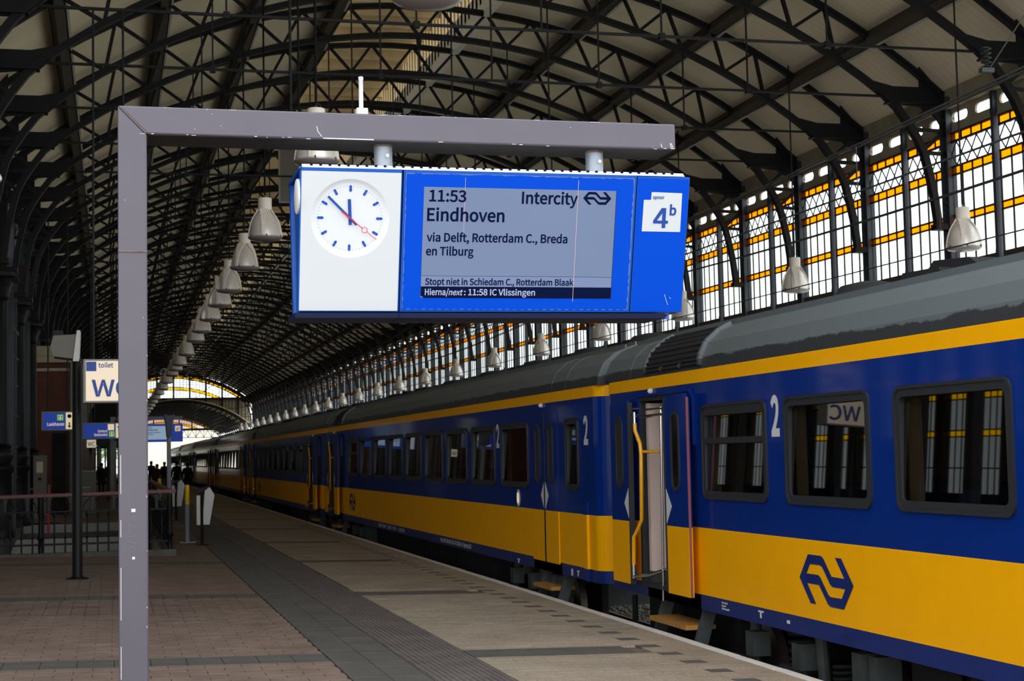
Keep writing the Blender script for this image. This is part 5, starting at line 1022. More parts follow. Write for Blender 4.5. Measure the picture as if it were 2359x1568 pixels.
def make_carriage(wins, doors, extra_holes=(), name='train_carriage'):
    holes = [(y - .80, y + .80, 1.47, 2.38) for y, t in wins] + [(yc - .525, yc + .525, .43, 2.53) for yc, op in doors if op]
    for y, w in extra_holes: holes.append((y - w / 2 + .04, y + w / 2 - .04, 1.47, 2.38))
    root = empty(name)
    if len(wins) > 9: root['seal'] = True
    b = carriage_body(holes).build('body', [TR_NAVY, TR_Y, TR_B, DARKM], root)
    carriage_roof().build('roof', TR_ROOF, root, smooth=True)
    for y, t in wins: add_window(root, y, 1.68, t)
    for y, w in extra_holes: add_window(root, y, w)
    for yc, op in doors: add_door(root, yc, op)
    it = MB(); it.box(.1, 2.75, .3, CLEN - .3, .40, .43, 1); it.box(.1, 2.75, .3, CLEN - .3, 2.62, 2.64, 0); it.box(2.70, 2.74, .3, CLEN - .3, .43, 2.62, 0)
    for y in (3.3, 13.0, 23.3): it.box(.12, .9, y, y + .04, .43, 2.6, 0); it.box(1.9, 2.7, y, y + .04, .43, 2.6, 0)
    for y, t in wins: it.box(.07, .10, y + .60, y + .80, 1.47, 2.40, 0); it.box(.07, .10, y - .80, y - .74, 1.47, 2.40, 0)
    it.box(.12, .45, 3.5, 23.2, 2.35, 2.38, 0)
    it.build('interior_shell', [INTER, INTDK], root)
    se = MB()
    for y, t in wins:
        for q in (-.95, .18):
            se.box(.2, 1.15, y + q, y + q + .45, .8, .92); se.box(.2, 1.15, y + q + (.0 if q > 0 else .4), y + q + (.1 if q > 0 else .5), .8, 1.6)
            se.box(1.65, 2.6, y + q, y + q + .45, .8, .92); se.box(1.65, 2.6, y + q + (.0 if q > 0 else .4), y + q + (.1 if q > 0 else .5), .8, 1.6)
    if se.v: o = se.build('seat_rows', SEATB, root); o['kind'] = 'stuff'
    # roof ventilators
    vm = None
    for y in (1.6, 4.4, 7.6, 11.0, 14.6, 17.9, 21.8):
        if vm is None:
            o = MB().lathe([(.34, 3.38), (.36, 3.46), (.30, 3.55), (.12, 3.59)], o=(1.35, 0, 0), n=16).build('roof_vent', DARKM, root, smooth=True); vm = o.data
        else: o = link('roof_vent', vm, root)
        o.location = (0, y, 0)
    hd = MB(); y0 = 19.2
    hd.plate([(1.15, y0 + .1, 3.40), (1.15, y0 + .4, 3.56), (1.15, y0 + 1.0, 3.60), (1.15, y0 + 1.3, 3.40)], (.5, 0, 0)); hd.plate([(1.0, y0 + .6, 3.40), (1.0, y0 + .65, 3.50), (1.0, y0 + 1.3, 3.52), (1.0, y0 + 1.36, 3.40)], (.8, 0, 0))
    hd.build('roof_hood', DARKM, root)
    # side grille in the roof curve, near the end
    gr = MB(); ya, yb = CLEN - 3.35, CLEN - 1.55
    q = [(.035, 2.87), (.30, 3.205)]
    def pt(f): # along the curve of the roof
        P = [(-.01, 2.84), (.005, 2.94), (.075, 3.085), (.225, 3.215), (.36, 3.28)]
        f *= 4; i = min(3, int(f)); g_ = f - i; return (P[i][0] + (P[i + 1][0] - P[i][0]) * g_, P[i][1] + (P[i + 1][1] - P[i][1]) * g_)
    for i in range(8):
        (x0, z0), (x1, z1) = pt(i / 8), pt((i + 1) / 8)
        for yy in (ya, yb - .05): gr.beam((x0, yy + .025, z0), (x1, yy + .025, z1), .06, .05)
        gr.beam((x0 + .012, ya, z0), (x0 + .012, yb, z0), .01, .02) if i in (0,) else None
    gr.beam((*[pt(1)[0]], ya, pt(1)[1]), (pt(1)[0], yb, pt(1)[1]), .05, .05)
    for i in range(8):
        (x0, z0), (x1, z1) = pt(i / 8), pt((i + 1) / 8)
        gr.add([(x0 + .004, ya, z0), (x0 + .004, yb, z0), (x1 + .004, yb, z1), (x1 + .004, ya, z1)], [(0, 1, 2, 3)], 1)
    g = gr.build('roof_grille', [TR_ROOF, DARKM], root)
    sm = None
    for i in range(9):
        x0, z0 = pt((i + .6) / 9.4)
        if sm is None:
            o = MB().box(-.014, .006, ya + .05, yb - .05, -.010, .010).build('louvre', RUB, g); sm = o.data
        else: o = link('louvre', sm, g)
        o.location = (x0, 0, z0)
    for q in (.6, 1.2): MB().obox((pt(.05)[0] - .03, ya + q, pt(.05)[1]), (0, .04, 0), (.30, 0, .38), (.02, 0, -.02)).build('grille_post', BOGIE, g)
    # end ribs and gangway bellows
    e = MB()
    for y in (.5, ): e.box(-.035, .0, y, y + .14, .43, 1.13, 0); e.box(-.035, 0, y, y + .14, 1.13, 1.3, 2)
    e.box(-.03, 0, .5, .62, .27, .43, 1)
    e.build('end_rib', [TR_Y, TR_NAVY, TR_B], root)
    MB().box(.7, 2.1, -.29, .02, .3, 2.7).build('gangway_bellows', RUB, root)
    # underframe
    u = MB(); u.box(.3, 2.5, 7.2, 9.6, -.5, .27); u.box(.35, 2.5, 10.2, 13.5, -.35, .27); u.box(.3, 2.5, 14.2, 18.4, -.55, .27)
    u.box(1.2, 1.6, .0, CLEN, .05, .27); u.box(.9, 1.9, -.15, .1, -.1, .25)
    u.box(.34, .38, 18.6, 18.7, -.6, .27); u.tube([(.5, .2, .1), (.5, .2, -.4)], .04)
    u.box(1.0, 1.1, 3.2, CLEN - .4, -.72, .27); u.box(.42, .95, CLEN - 1.5, CLEN - .3, -.62, .2); u.box(.5, .95, CLEN - 3.0, CLEN - 2.0, -.6, .2); u.box(.35, .9, CLEN - 7.8, CLEN - 7.0, -.5, .27)  # long thin centre panel added so the gap under the carriage reads dark
    u.build('underframe', DARKM, root)
    bogie(root, 4.6); bogie(root, CLEN - 4.7)
    return root
def side_text(root, s, y, z, w, cap, m=LETW, bold=.03, nm='lettering', x=-.004):
    """text on the platform side, reading towards the camera; y = its far (left) end"""
    return text(nm, s, m, (x, y, z), (0, -1, 0), (0, 0, 1), w, cap, root, bold)
# near carriage (its far end at 18.8), next one with a closed door, then repeats
C1 = make_carriage([(22.22 - 2.1 * k, k == 0) for k in range(10)], [(CLEN - 1.88, True), (2.6, False)])
C1.location = (XT, -7.6, 0)
side_text(C1, ('BOLD2',), 13.67 + 7.6, 2.075, .19, .345, bold=.05, nm='class_number')
logo('emblem', (-.004, 12.6165 + 7.6, .785), (0, -1, 0), (0, 0, 1), 1.063, TR_NAVY, C1)
side_text(C1, 'Utrecht', 15.05 + 7.6, .385, .16, .018, bold=.02); side_text(C1, 'Haarl', 15.05 + 7.6, .355, .11, .018, bold=.02); side_text(C1, '10 betegeld', 15.05 + 7.6, .325, .2, .018, bold=.02)
MB().box(-.004, 0, 14.0 + 7.6, 14.12 + 7.6, .385, .4).box(-.004, 0, 14.05 + 7.6, 14.08 + 7.6, .33, .385).box(-.004, 0, 13.4 + 7.6, 13.46 + 7.6, .34, .37).build('sill_mark', LETW, C1)
tag(C1, 'nearest blue and yellow carriage, open door with yellow handrail, emblem beside platform edge', 'train carriage', 'carriages of the train at the platform')
C2 = make_carriage([(3.5 + .84 + 2.1 * k, k > 7) for k in range(9)], [(2.6, False), (CLEN - 1.88, True)], extra_holes=((1.2, .62),))
C2.location = (XT, 19.1, 0)
side_text(C2, ('BOLD2',), 19.75 - 19.1, 2.06, .2, .34, bold=.05, nm='class_number'); side_text(C2, ('BOLD2',), 24.62 - 19.1, 2.06, .22, .34, bold=.05, nm='class_number')
logo('emblem', (-.004, 21.4, .78), (0, -1, 0), (0, 0, 1), 1.06, TR_NAVY, C2)
side_text(C2, 'NL-NS 50 84 20-70 206-9  Bpmz10', 29.2 - 19.1, .32, 2.6, .07, bold=.02, nm='running_number')
side_text(C2, '50 84  20 70 - 206', 36.4 - 19.1, .32, 3.4, .07, bold=.02, nm='running_number')
MB().box(-.004, 0, 4.15, 4.3, .33, .345).box(-.004, 0, 4.2, 4.24, .28, .33).box(-.004, 0, 1.3, 1.37, .29, .38).box(-.004, 0, 1.0, 1.1, .36, .375).box(-.004, 0, 1.04, 1.07, .3, .36).build('sill_mark', LETW, C2)
pb = MB(); pb.lathe([(.13, 0), (.13, .01)], o=(-.0, 23.25 - 19.1, 1.27), ax=(V((0, .62, 0)), V((0, 0, 1)), V((-1, 0, 0))), n=20); pb.build('round_sticker', LETW, C2)
MB().lathe([(.085, 0.012), (.085, .016)], o=(-.0, 23.25 - 19.1, 1.27), ax=(V((0, .62, 0)), V((0, 0, 1)), V((-1, 0, 0))), n=20).build('sticker_centre', SYELL, C2)
tag(C2, 'second carriage from the camera, doors shut with white diamond, end behind the first', 'train carriage', 'carriages of the train at the platform')
C3 = make_carriage([(3.5 + .84 + 2.1 * k, k > 7) for k in range(9)], [(2.6, True), (CLEN - 1.88, True)])
C3.location = (XT, 45.8, 0)
logo('emblem', (-.004, 21.4, .78), (0, -1, 0), (0, 0, 1), 1.06, TR_NAVY, C3)
for i in range(5):
    c = C3 if i == 0 else copy_tree(C3); c.location = (XT, 45.8 + 26.7 * i, 0)
    tag(c, '%s carriage from the camera, both doors open, further along the blue and yellow train' % NAMES[i + 2], 'train carriage', 'carriages of the train at the platform')

# ------------------------------------------------------------ overhead wires
def wires(x, zc, zm, lab):
    w = MB(); w.tube([(x, -10, zc), (x, 245, zc)], .010, 6, caps=False)
    y = 2; sp = 35.0
    pts = []
    while y <= 245: pts.append((x, y, zm - .35 * sin(pi * ((y - 2) % sp) / sp))); y += 2.5
    w.tube(pts, .012, 6, caps=False); w.tube([(p[0] + .12, p[1], p[2] + .02) for p in pts], .012, 6, caps=False)
    for p in pts[1::2]: w.tube([(x, p[1], zc), p], .005, 4, caps=False)
    o = w.build('overhead_wire', WIRE); tag(o, lab, 'overhead wire')
for q_, (x_, y_, z_) in enumerate(((7.4, 12.0, 5.32), (7.4, 11.2, 5.12), (8.3, 11.6, 5.2))):
    m_ = MB()
    for k in range(5): m_.lathe([(.02, k * .04), (.05, k * .04 + .012), (.02, k * .04 + .026)], o=(x_, y_, z_ - .1), n=10)
    m_.tube([(x_, y_, z_ - .14), (x_ + .8, y_ - 1.2, z_ + 1.6)], .006, 5); m_.box(x_ - .06, x_ + .06, y_ - .03, y_ + .03, z_ - .14, z_ - .10)
    o = m_.build('wire_insulator', mat('insulator_green_%d' % q_, (26, 34, 30), .6)); tag(o, 'greenish insulator clamp on the overhead wires at the top right corner, %s of three' % NAMES[q_], 'insulator', 'wire insulators')
wires(7.4, 4.55, 5.35, 'overhead contact and carrier wires above the standing train')
wires(11.2, 4.65, 5.75, 'overhead wires above the empty track beyond the train')

# ------------------------------------------------------------ gantry
YF, YBk = 7.5, 7.78
gan = empty('sign_gantry', (.0885, 7.64, .12)); 
def G(name, mb, m, **k):
    o = mb.build(name, m, None, **k); o.parent = gan; o.matrix_parent_inverse = gan.matrix_basis.inverted(); return o
tag(gan, 'mauve grey square steel gantry, post in front and arm carrying the blue departure board', 'gantry')
post = MB(); post.plate([(.022, YF, .10), (.155, YF, .10), (.155, YF, 3.49), (.022, YF, 3.626)], (0, .28, 0)); G('post', post, GANTRY, bevel=.008)
arm = MB(); arm.plate([(.022, YF, 3.626), (.155, YF, 3.493), (2.81, YF, 3.493), (2.81, YF, 3.626)], (0, .28, 0)); G('arm', arm, GANTRY, bevel=.008)
so = MB(); so.box(.165, 2.802, YF + .008, YBk - .008, 3.490, 3.494); G('dark_underside', so, ARM_DARK)  # thin plate, darker than the rest of the arm
seam = MB(); seam.tube([(.03, YF - .001, 3.62), (.151, YF - .001, 3.497)], .003, 6); seam.tube([(.022, YF - .001, 2.932), (.155, YF - .001, 2.932)], .004, 6)
G('weld_seam', seam, RUST)
bp = MB(); bp.box(-.06, .24, 7.44, 7.84, .12, .145)
for a, b in ((-.03, 7.47), (.21, 7.47), (-.03, 7.81), (.21, 7.81)): bp.lathe([(.015, 0), (.015, .03)], o=(a, b, .145), n=6)
G('base_plate', bp, GANTRY)
rnd = random.Random(11); chips_glints = MB()
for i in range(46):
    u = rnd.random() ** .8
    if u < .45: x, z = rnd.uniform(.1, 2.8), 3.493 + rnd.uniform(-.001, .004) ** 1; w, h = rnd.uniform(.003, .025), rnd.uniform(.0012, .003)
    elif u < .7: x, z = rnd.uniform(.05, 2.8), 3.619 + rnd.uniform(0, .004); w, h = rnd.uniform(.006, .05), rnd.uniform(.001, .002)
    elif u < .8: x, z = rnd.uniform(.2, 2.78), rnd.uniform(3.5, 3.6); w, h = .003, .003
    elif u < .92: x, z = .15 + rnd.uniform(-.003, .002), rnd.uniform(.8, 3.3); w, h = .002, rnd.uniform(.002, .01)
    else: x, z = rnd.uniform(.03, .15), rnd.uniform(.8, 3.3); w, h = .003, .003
    chips_glints.box(x - w / 2, x + w / 2, YF - .0012, YF + .001, z - h / 2, z + h / 2)
chips_glints.box(.082, .094, YF - .0012, YF, 1.497, 1.509); chips_glints.box(.079, .097, YF - .0012, YF, 1.715, 1.73)
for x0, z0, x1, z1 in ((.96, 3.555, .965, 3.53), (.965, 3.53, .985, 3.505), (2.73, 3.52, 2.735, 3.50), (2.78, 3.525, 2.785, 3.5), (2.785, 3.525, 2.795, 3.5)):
    chips_glints.beam((x0, YF - .001, z0), (x1, YF - .001, z1), .002, .003)
chips_glints.box(.99, 1.24, YF - .0012, YF, 3.495, 3.5); [chips_glints.box(.030, .0325, YF - .0012, YF, a_, b_) for a_, b_ in ((1.80, 1.98), (1.60, 1.68), (1.22, 1.46), (.95, 1.10))]  # narrow white strips on the post's left edge are painted bevel highlights
o = G('chips_and_glints', chips_glints, CHIP_GLINT); o['kind'] = 'stuff'
# scratched zigzags on the post
sc = MB()
for x0, z0, x1, z1 in ((.07, 1.66, .10, 1.64), (.07, 1.66, .068, 1.62), (.065, 1.58, .1, 1.57), (.07, 1.56, .1, 1.545), (.068, 1.60, .095, 1.605), (.08, 1.70, .1, 1.69), (.075, 1.69, .1, 1.675)):
    sc.beam((x0, YF - .0006, z0), (x1, YF - .0006, z1), .001, .0008)
G('scratches', sc, SIGNF)

# antenna on the arm
an = empty('antenna', (1.195, 7.6, 3.626)); tag(an, 'short white rod antenna on a square box, on top of the gantry arm', 'antenna')
b = MB().box(-.027, .03, -.03, .03, 0, .045).build('box', OFFW, an, bevel=.003)
MB().lathe([(.011, .045), (.011, .19), (.0125, .192), (.0125, .205), (.009, .207)], n=14).build('rod', WHITEM, an, smooth=True)

# ------------------------------------------------------------ departure board
ZT, ZBt = 3.324, 2.655
def face(side):
    """local frame of a face: origin top left (front) ; u along X, d down, n outwards"""
    if side > 0:
        d = V((0, .18, -.669)).normalized(); return V((0, 7.35, ZT)), V((1, 0, 0)), d, V((0, d.z, -d.y)).normalized()
    d = V((0, -.10, -.669)).normalized(); return V((0, 7.85, ZT)), V((1, 0, 0)), d, V((0, -d.z, -d.y)).normalized()
def P_(side, u, l, off=0):
    o, ux, d, n = face(side); return o + ux * u + d * l + n * off
def panel(mb, side, u0, u1, l0, l1, a, b, m=0):
    o, ux, d, n = face(side); mb.obox(P_(side, u0, l0, a), ux * (u1 - u0), d * (l1 - l0), n * (b - a), m)
board = empty('departure_board', (1.85, 7.64, ZT)); tag(board, 'blue double-sided departure board hanging on the gantry, clock, screen and platform number 4b', 'departure board')
def B(o): o.parent = board; o.matrix_parent_inverse = board.matrix_basis.inverted(); return o
def S2(name, o, par): o.parent = par; o.matrix_parent_inverse = board.matrix_basis.inverted() @ Matrix() if False else Matrix(); return o
def bb(mb, name, m, **k): return B(mb.build(name, m, None, **k))
U0, U1, H = .861, 2.826, .693
for side, nm in ((1, 'front'), (-1, 'rear')):
    # clock panel
    c = MB(); panel(c, side, U0, 1.352, 0, H, -.05, -.022, 0); panel(c, side, U0, 1.352, 0, .014, -.022, 0); panel(c, side, U0, U0 + .006, 0, H, -.022, 0); panel(c, side, 1.3485, 1.352, 0, H, -.022, 0); panel(c, side, U0, 1.352, H - .003, H, -.022, 0); bb(c, 'clock_frame', SBLUE_D)
    o0_, ux_, dd_, n_ = face(side); cu, cl = 1.1055, .2396; RO = []; RI = []
    ul, ur, lt_, lb_ = U0 + .007, 1.348, .016, H - .004
    angs = sorted([2 * pi * i / 72 for i in range(72)] + [atan2(b_ - cl, a_ - cu) % (2 * pi) for a_ in (ul, ur) for b_ in (lt_, lb_)])
    for t in angs:
        du, dl = cos(t), sin(t); q = min((((ur if du > 0 else ul) - cu) / du) if abs(du) > 1e-9 else 9, (((lb_ if dl > 0 else lt_) - cl) / dl) if abs(dl) > 1e-9 else 9)
        RO.append(P_(side, cu + du * q, cl + dl * q, -.020)); RI.append(P_(side, cu + du * .190, cl + dl * .190, -.020))
    c = MB(); c.ring(RO, RI, n_ * .0215); bb(c, 'clock_panel', SWHITE)
    c = MB(); panel(c, side, 1.361, 2.543, .002, H, -.04, 0, 0); bb(c, 'screen_frame', SBLUE_D)
    c = MB(); panel(c, side, 1.368, 2.536, .012, H - .008, 0, .002, 0); bb(c, 'screen_surround', SBLUE)
    c = MB(); panel(c, side, 2.549, U1, .004, H, -.04, 0, 0); panel(c, side, 2.553, U1 - .004, .012, H - .004, 0, .002, 1); bb(c, 'platform_panel', [SBLUE_D, SBLUE])
    if side < 0: continue
    # worn pale edge round the screen glass
    c = MB(); rr = random.Random(2)
    for i in range(60):
        u = 1.372 + i * (2.53 - 1.372) / 60; h = rr.uniform(.001, .006); panel(c, side, u, u + .0195, .013, .013 + h, .002, .0024)
        if i % 2: panel(c, side, u, u + .0195, H - .012 - h * .5, H - .011, .002, .0024)
    for i in range(34):
        l = .015 + i * (H - .03) / 34; h = rr.uniform(.001, .005); panel(c, side, 1.370, 1.370 + h, l, l + .0198, .002, .0024); panel(c, side, 2.533 - h * 1.4, 2.534, l, l + .0198, .002, .0024)
    bb(c, 'worn_edge', WORN)['kind'] = 'stuff'
    # dial
    o0, ux, dn, nn = face(side); ctr = P_(side, 1.1055, .2396)
    rim = MB(); rim.lathe([(.160, -.0155), (.168, -.0150), (.176, -.012), (.184, -.005), (.190, .0014)], o=ctr, ax=(ux, -dn, nn), n=64, cap1=False); bb(rim, 'dial', DIALW, smooth=True)
    def radial(mb, ang, r0, r1, w, off, th=.002, taper=0):
        a = radians(ang); e = ux * sin(a) - dn * cos(a); t = ux * cos(a) + dn * sin(a)
        mb.obox(ctr + e * r0 - t * w / 2 + nn * off, e * (r1 - r0), t * w, nn * th)
    for h in range(12):
        mk = MB(); radial(mk, h * 30, .133, .153, .0125, -.0148)
        for rr_ in (.133, .153):
            a = radians(h * 30); e = ux * sin(a) - dn * cos(a)
            mk.lathe([(.00625, -.0148), (.00625, -.0128)], o=ctr + e * rr_, ax=(ux, -dn, nn), n=10)
        bb(mk, 'hour_mark', MARKB)
    dots = MB()
    for q in range(60):
        if q % 5: a = radians(q * 6); e = ux * sin(a) - dn * cos(a); dots.lathe([(.0016, -.0150), (.0016, -.0140)], o=ctr + e * .1555, ax=(ux, -dn, nn), n=6)
    bb(dots, 'minute_dots', DOTG)
    hh_ = MB(); radial(hh_, -3.5, -.032, .092, .0155, -.012, .003); bb(hh_, 'hour_hand', HANDB)
    mh = MB(); radial(mh, -46.2, -.045, .150, .0115, -.008, .003); bb(mh, 'minute_hand', HANDB)
    sh = MB(); radial(sh, 128, -.055, .0, .0065, -.004, .002); radial(sh, 128, 0, .078, .004, -.004, .002); radial(sh, 128, .102, .166, .003, -.004, .002)
    a = radians(128); e = ux * sin(a) - dn * cos(a); cc = ctr + e * .09 + nn * -.004
    ring_o = [cc + ux * cos(t) * .015 + dn * sin(t) * .015 for t in [2 * pi * i / 20 for i in range(20)]]; ring_i = [cc + ux * cos(t) * .0122 + dn * sin(t) * .0122 for t in [2 * pi * i / 20 for i in range(20)]]
    sh.ring(ring_o, ring_i, nn * .002); bb(sh, 'second_hand', RED)
    # screen
    s = MB(); panel(s, side, 1.461, 2.4385, .079, .622, .002, .0035); scr = bb(s, 'screen', LCD)
    s = MB(); panel(s, side, 1.4615, 2.438, .516, .567, .0035, .0040); bb(s, 'screen_strip', LCD2)
    s = MB(); o1 = [P_(side, 1.461, .567, .0036), P_(side, 2.439, .567, .0036), P_(side, 2.439, .6235, .0036), P_(side, 1.478, .6235, .0036), P_(side, 1.461, .612, .0036)]
    s.plate(o1, nn * .001); bb(s, 'screen_bar', INK)
    s = MB(); panel(s, side, 1.461, 2.4385, .5135, .5148, .0035, .0045); bb(s, 'screen_line', INK)
    s = MB(); panel(s, side, 2.4385, 2.441, .079, .623, .002, .004); bb(s, 'screen_gap', RUB)
    T = lambda nm_, st, u, l, w, cap, m=INK, bold=.028, sh_=0: B(text(nm_, st, m, P_(side, u, l, .0045 if m is INK else .005), ux, -dn, w, cap, None, bold, sh_, .0008))
    T('lettering', '11:53', 1.4875, .1478, .184, .0535, bold=.032)
    T('lettering', 'Intercity', 1.9525, .1500, .287, .0565, bold=.032)
    B(logo('emblem', P_(side, 2.3405, .1175, .0045), ux, -dn, .147, INK, None, 1.06, .0008))
    T('lettering', 'Eindhoven', 1.4800, .2430, .388, .0600, bold=.032)
    T('lettering', 'via Delft, Rotterdam C., Breda', 1.4815, .3440, .715, .0405, bold=.028)
    T('lettering', 'en Tilburg', 1.4805, .4120, .238, .0400, bold=.028)
    T('lettering', 'Stopt niet in Schiedam C., Rotterdam Blaak', 1.4810, .5580, .758, .0305, bold=.03)
    T('lettering', 'Hierna/', 1.4815, .6090, .120, .0295, LCDTXT, .024)
    T('lettering', 'next', 1.6000, .6090, .073, .0280, LCDTXT, .024, .25)
    T('lettering', ': 11:58 IC Vlissingen', 1.6790, .6090, .363, .0295, LCDTXT, .024)
    # two fine vertical scratches
    s = MB(); panel(s, side, 1.664, 1.6655, .03, .30, .004, .0046); panel(s, side, 2.2385, 2.2405, .03, .64, .0046, .0052); bb(s, 'glass_scratch', PINKP)
    # number plate
    plate = [(2.6262, .0800), (2.7885, .0828), (2.7902, .2793), (2.5852, .2790), (2.5868, .1199), (2.6245, .1192)]
    s = MB(); s.plate([P_(side, u, l, .002) for u, l in plate], nn * .0015); bb(s, 'number_plate', SWHITE)
    T('lettering', 'spoor', 2.6330, .1135, .061, .0165, HANDB, .012)
    T('lettering', ('BOLD4',), 2.6420, .2600, .079, .1010, HANDB, .045)
    T('lettering', ('BOLDb',), 2.7270, .1935, .0355, .0480, HANDB, .025)
    s = MB()
    for u, l, u2, l2 in ((2.727, .60, .0, .0),): s.beam(P_(side, 2.727, .60, .0025), P_(side, 2.748, .655, .0025), .001, .002); s.beam(P_(side, 2.755, .615, .0025), P_(side, 2.763, .622, .0025), .001, .002)
    bb(s, 'scratch', CHIP_GLINT)
# inner body, underside, end shells
s = MB()
s.add([(U0 + .01, 7.40, ZT - .02), (U0 + .01, 7.80, ZT - .02), (U0 + .01, 7.72, ZBt), (U0 + .01, 7.56, ZBt), (U1 - .01, 7.40, ZT - .02), (U1 - .01, 7.80, ZT - .02), (U1 - .01, 7.72, ZBt), (U1 - .01, 7.56, ZBt)],
      [(0, 1, 2, 3), (4, 5, 6, 7), (0, 1, 5, 4), (1, 2, 6, 5), (2, 3, 7, 6), (3, 0, 4, 7)])
bb(s, 'inner_housing', SBLUE_D)
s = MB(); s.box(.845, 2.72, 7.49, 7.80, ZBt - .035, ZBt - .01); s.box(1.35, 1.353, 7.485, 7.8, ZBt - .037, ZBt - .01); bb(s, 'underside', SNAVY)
s = MB(); s.box(U0 - .006, 1.352, 7.36, 7.85, ZT - .004, ZT + .004); bb(s, 'end_cap', SBLUE_D)
tp = MB(); tp.box(U0 + .012, 2.79, 7.39, 7.82, ZT + .004, ZT + .010)
tp.plate([(U0 + .012, 7.365, ZT + .004), (U0 + .012, 7.39, ZT + .024), (U0 + .012, 7.40, ZT + .024), (U0 + .012, 7.40, ZT + .004)], (1.93, 0, 0)); bb(tp, 'top_cover', WHITEM)
sl = MB(); u = U0 + .05
while u < 2.75: sl.box(u, u + .012, 7.374, 7.389, ZT + .0165, ZT + .0245); u += .0445
o = bb(sl, 'vent_slots', INK); o['kind'] = 'stuff'
# side drum on the left end
s = MB(); s.lathe([(.085, 0), (.085, .008), (.08, .011)], o=(U0 - .0, 7.45, 3.20), ax=(V((0, 1, 0)), V((0, 0, 1)), V((-1, 0, 0))), n=40); bb(s, 'side_drum', WHITEM, smooth=True)
for x in (1.302, 2.40):
    s = MB(); s.lathe([(.030, 3.33), (.030, 3.375)], o=(x, 7.60, 0), n=24); s.lathe([(.0455, 3.375), (.0455, 3.478)], o=(x, 7.60, 0), n=28)
    hg = bb(s, 'hanger', TUBEG, smooth=True)
    q = MB(); q.lathe([(.047, 3.478), (.047, 3.493)], o=(x, 7.60, 0), n=24); o = q.build('rusty_collar', RUST, None); o.parent = hg
    q = MB(); q.lathe([(.009, 0), (.009, .012)], o=(x + .012, 7.60 - .045, 3.43), ax=(V((1, 0, 0)), V((0, 0, 1)), V((0, -1, 0))), n=8); o = q.build('bolt', CHIP_GLINT, None); o.parent = hg

# ------------------------------------------------------------ lamps
def lamp_proto():
    r = empty('pendant_lamp')
    MB().lathe([(.02, .735), (.115, .732), (.123, .72), (.123, .53), (.115, .50)], n=24).build('gear_housing', LAMPW, r, smooth=True)
    mb = MB(); mb.lathe([(.10, .50), (.13, .46), (.175, .40), (.222, .32), (.256, .22), (.28, .11), (.29, .02)], n=36); mb.build('reflector', LAMPR, r, smooth=True)
    for k in range(4):
        rb = MB(); t = pi / 4 + .35 + k * pi / 2; c, s = cos(t), sin(t)
        rb2 = [(.120, .52), (.15, .46), (.195, .395), (.238, .32), (.270, .22), (.292, .11), (.302, .02)]
        for q, ((r0, z0), (r1, z1)) in enumerate(zip(rb2, rb2[1:])):
            rb.beam((c * r0, s * r0, z0), (c * r1, s * r1, z1), (.15, .13, .10, .075, .055, .05)[q], .022, up=(-s, c, 0))
        rb.build('cooling_fin', LAMPW, r)
    cg = MB()
    for k in range(16):
        t = 2 * pi * k / 16; cg.box(cos(t) * .125 - .006, cos(t) * .125 + .006, sin(t) * .125 - .006, sin(t) * .125 + .006, .40, .52)
    cg.build('vent_ribs', LAMPW, r)
    MB().lathe([(.305, .022), (.308, .0), (.27, -.03), (.16, -.055), (.02, -.065)], n=36).build('glass_cover', LAMPG, r, smooth=True)
    cl = MB()
    for k in range(6):
        t = 2 * pi * k / 6 + .3; cl.box(cos(t) * .305 - .01, cos(t) * .305 + .01, sin(t) * .305 - .01, sin(t) * .305 + .01, .0, .04)
    cl.build('clip', RUB, r)
    lp = MB(); lp.tube([(.0, 0, .73), (.0, 0, .80)], .012, 6); lp.tube([(.04, 0, .73), (.07, 0, .77), (.05, 0, .80), (.0, 0, .80)], .006, 5)
    lp.build('cable_loop', RUB, r)
    return r
LP = lamp_proto()
PIPE = {}
def put_lamp(x, y, z, ztop, label, group, first=[True], thin=False):
    r = LP if first[0] else copy_tree(LP); first[0] = False
    r.location = (x, y, z); r.rotation_euler = (0, 0, random.uniform(-.3, .3)); tag(r, label, 'lamp', group)
    p = MB(); p.tube([(0, 0, .79), (0, 0, ztop - z)], .010 if thin else .018, 8); o = p.build('hanging_pipe', IRON, r); o.rotation_euler = (0, 0, 0)
LY = [13.2, 20.9, 28.34, 32.9, 37.4, 41.0, 45.2, 49.4, 53.4, 60.3, 66.7, 70.6]
yy = 75.0
while yy < 190: LY.append(yy); yy += 7.1
def ztop_at(x): return CZL + sqrt(RL ** 2 - (x - CX) ** 2)
for i, y in enumerate(LY):
    put_lamp(2.67, y, 5.93, ztop_at(2.67), 'silver bell-shaped lamp, %s from the camera in the row hanging over the platform' % NAMES[i], 'lamps over the platform')
for i in range(24):
    y = 24.75 + 7.1 * i
    if y > 190: break
    put_lamp(14.66, y, 5.42, 8.98, 'silver bell-shaped lamp, %s from the camera in the row beyond the train by the windows' % NAMES[i], 'lamps beyond the train', thin=True)
lr = MB().beam((2.67, 12, ztop_at(2.67) - .12), (2.67, 190, ztop_at(2.67) - .12), .05, .05, up=(1, 0, 0)).build('lamp_rail', IRON, ceiling)
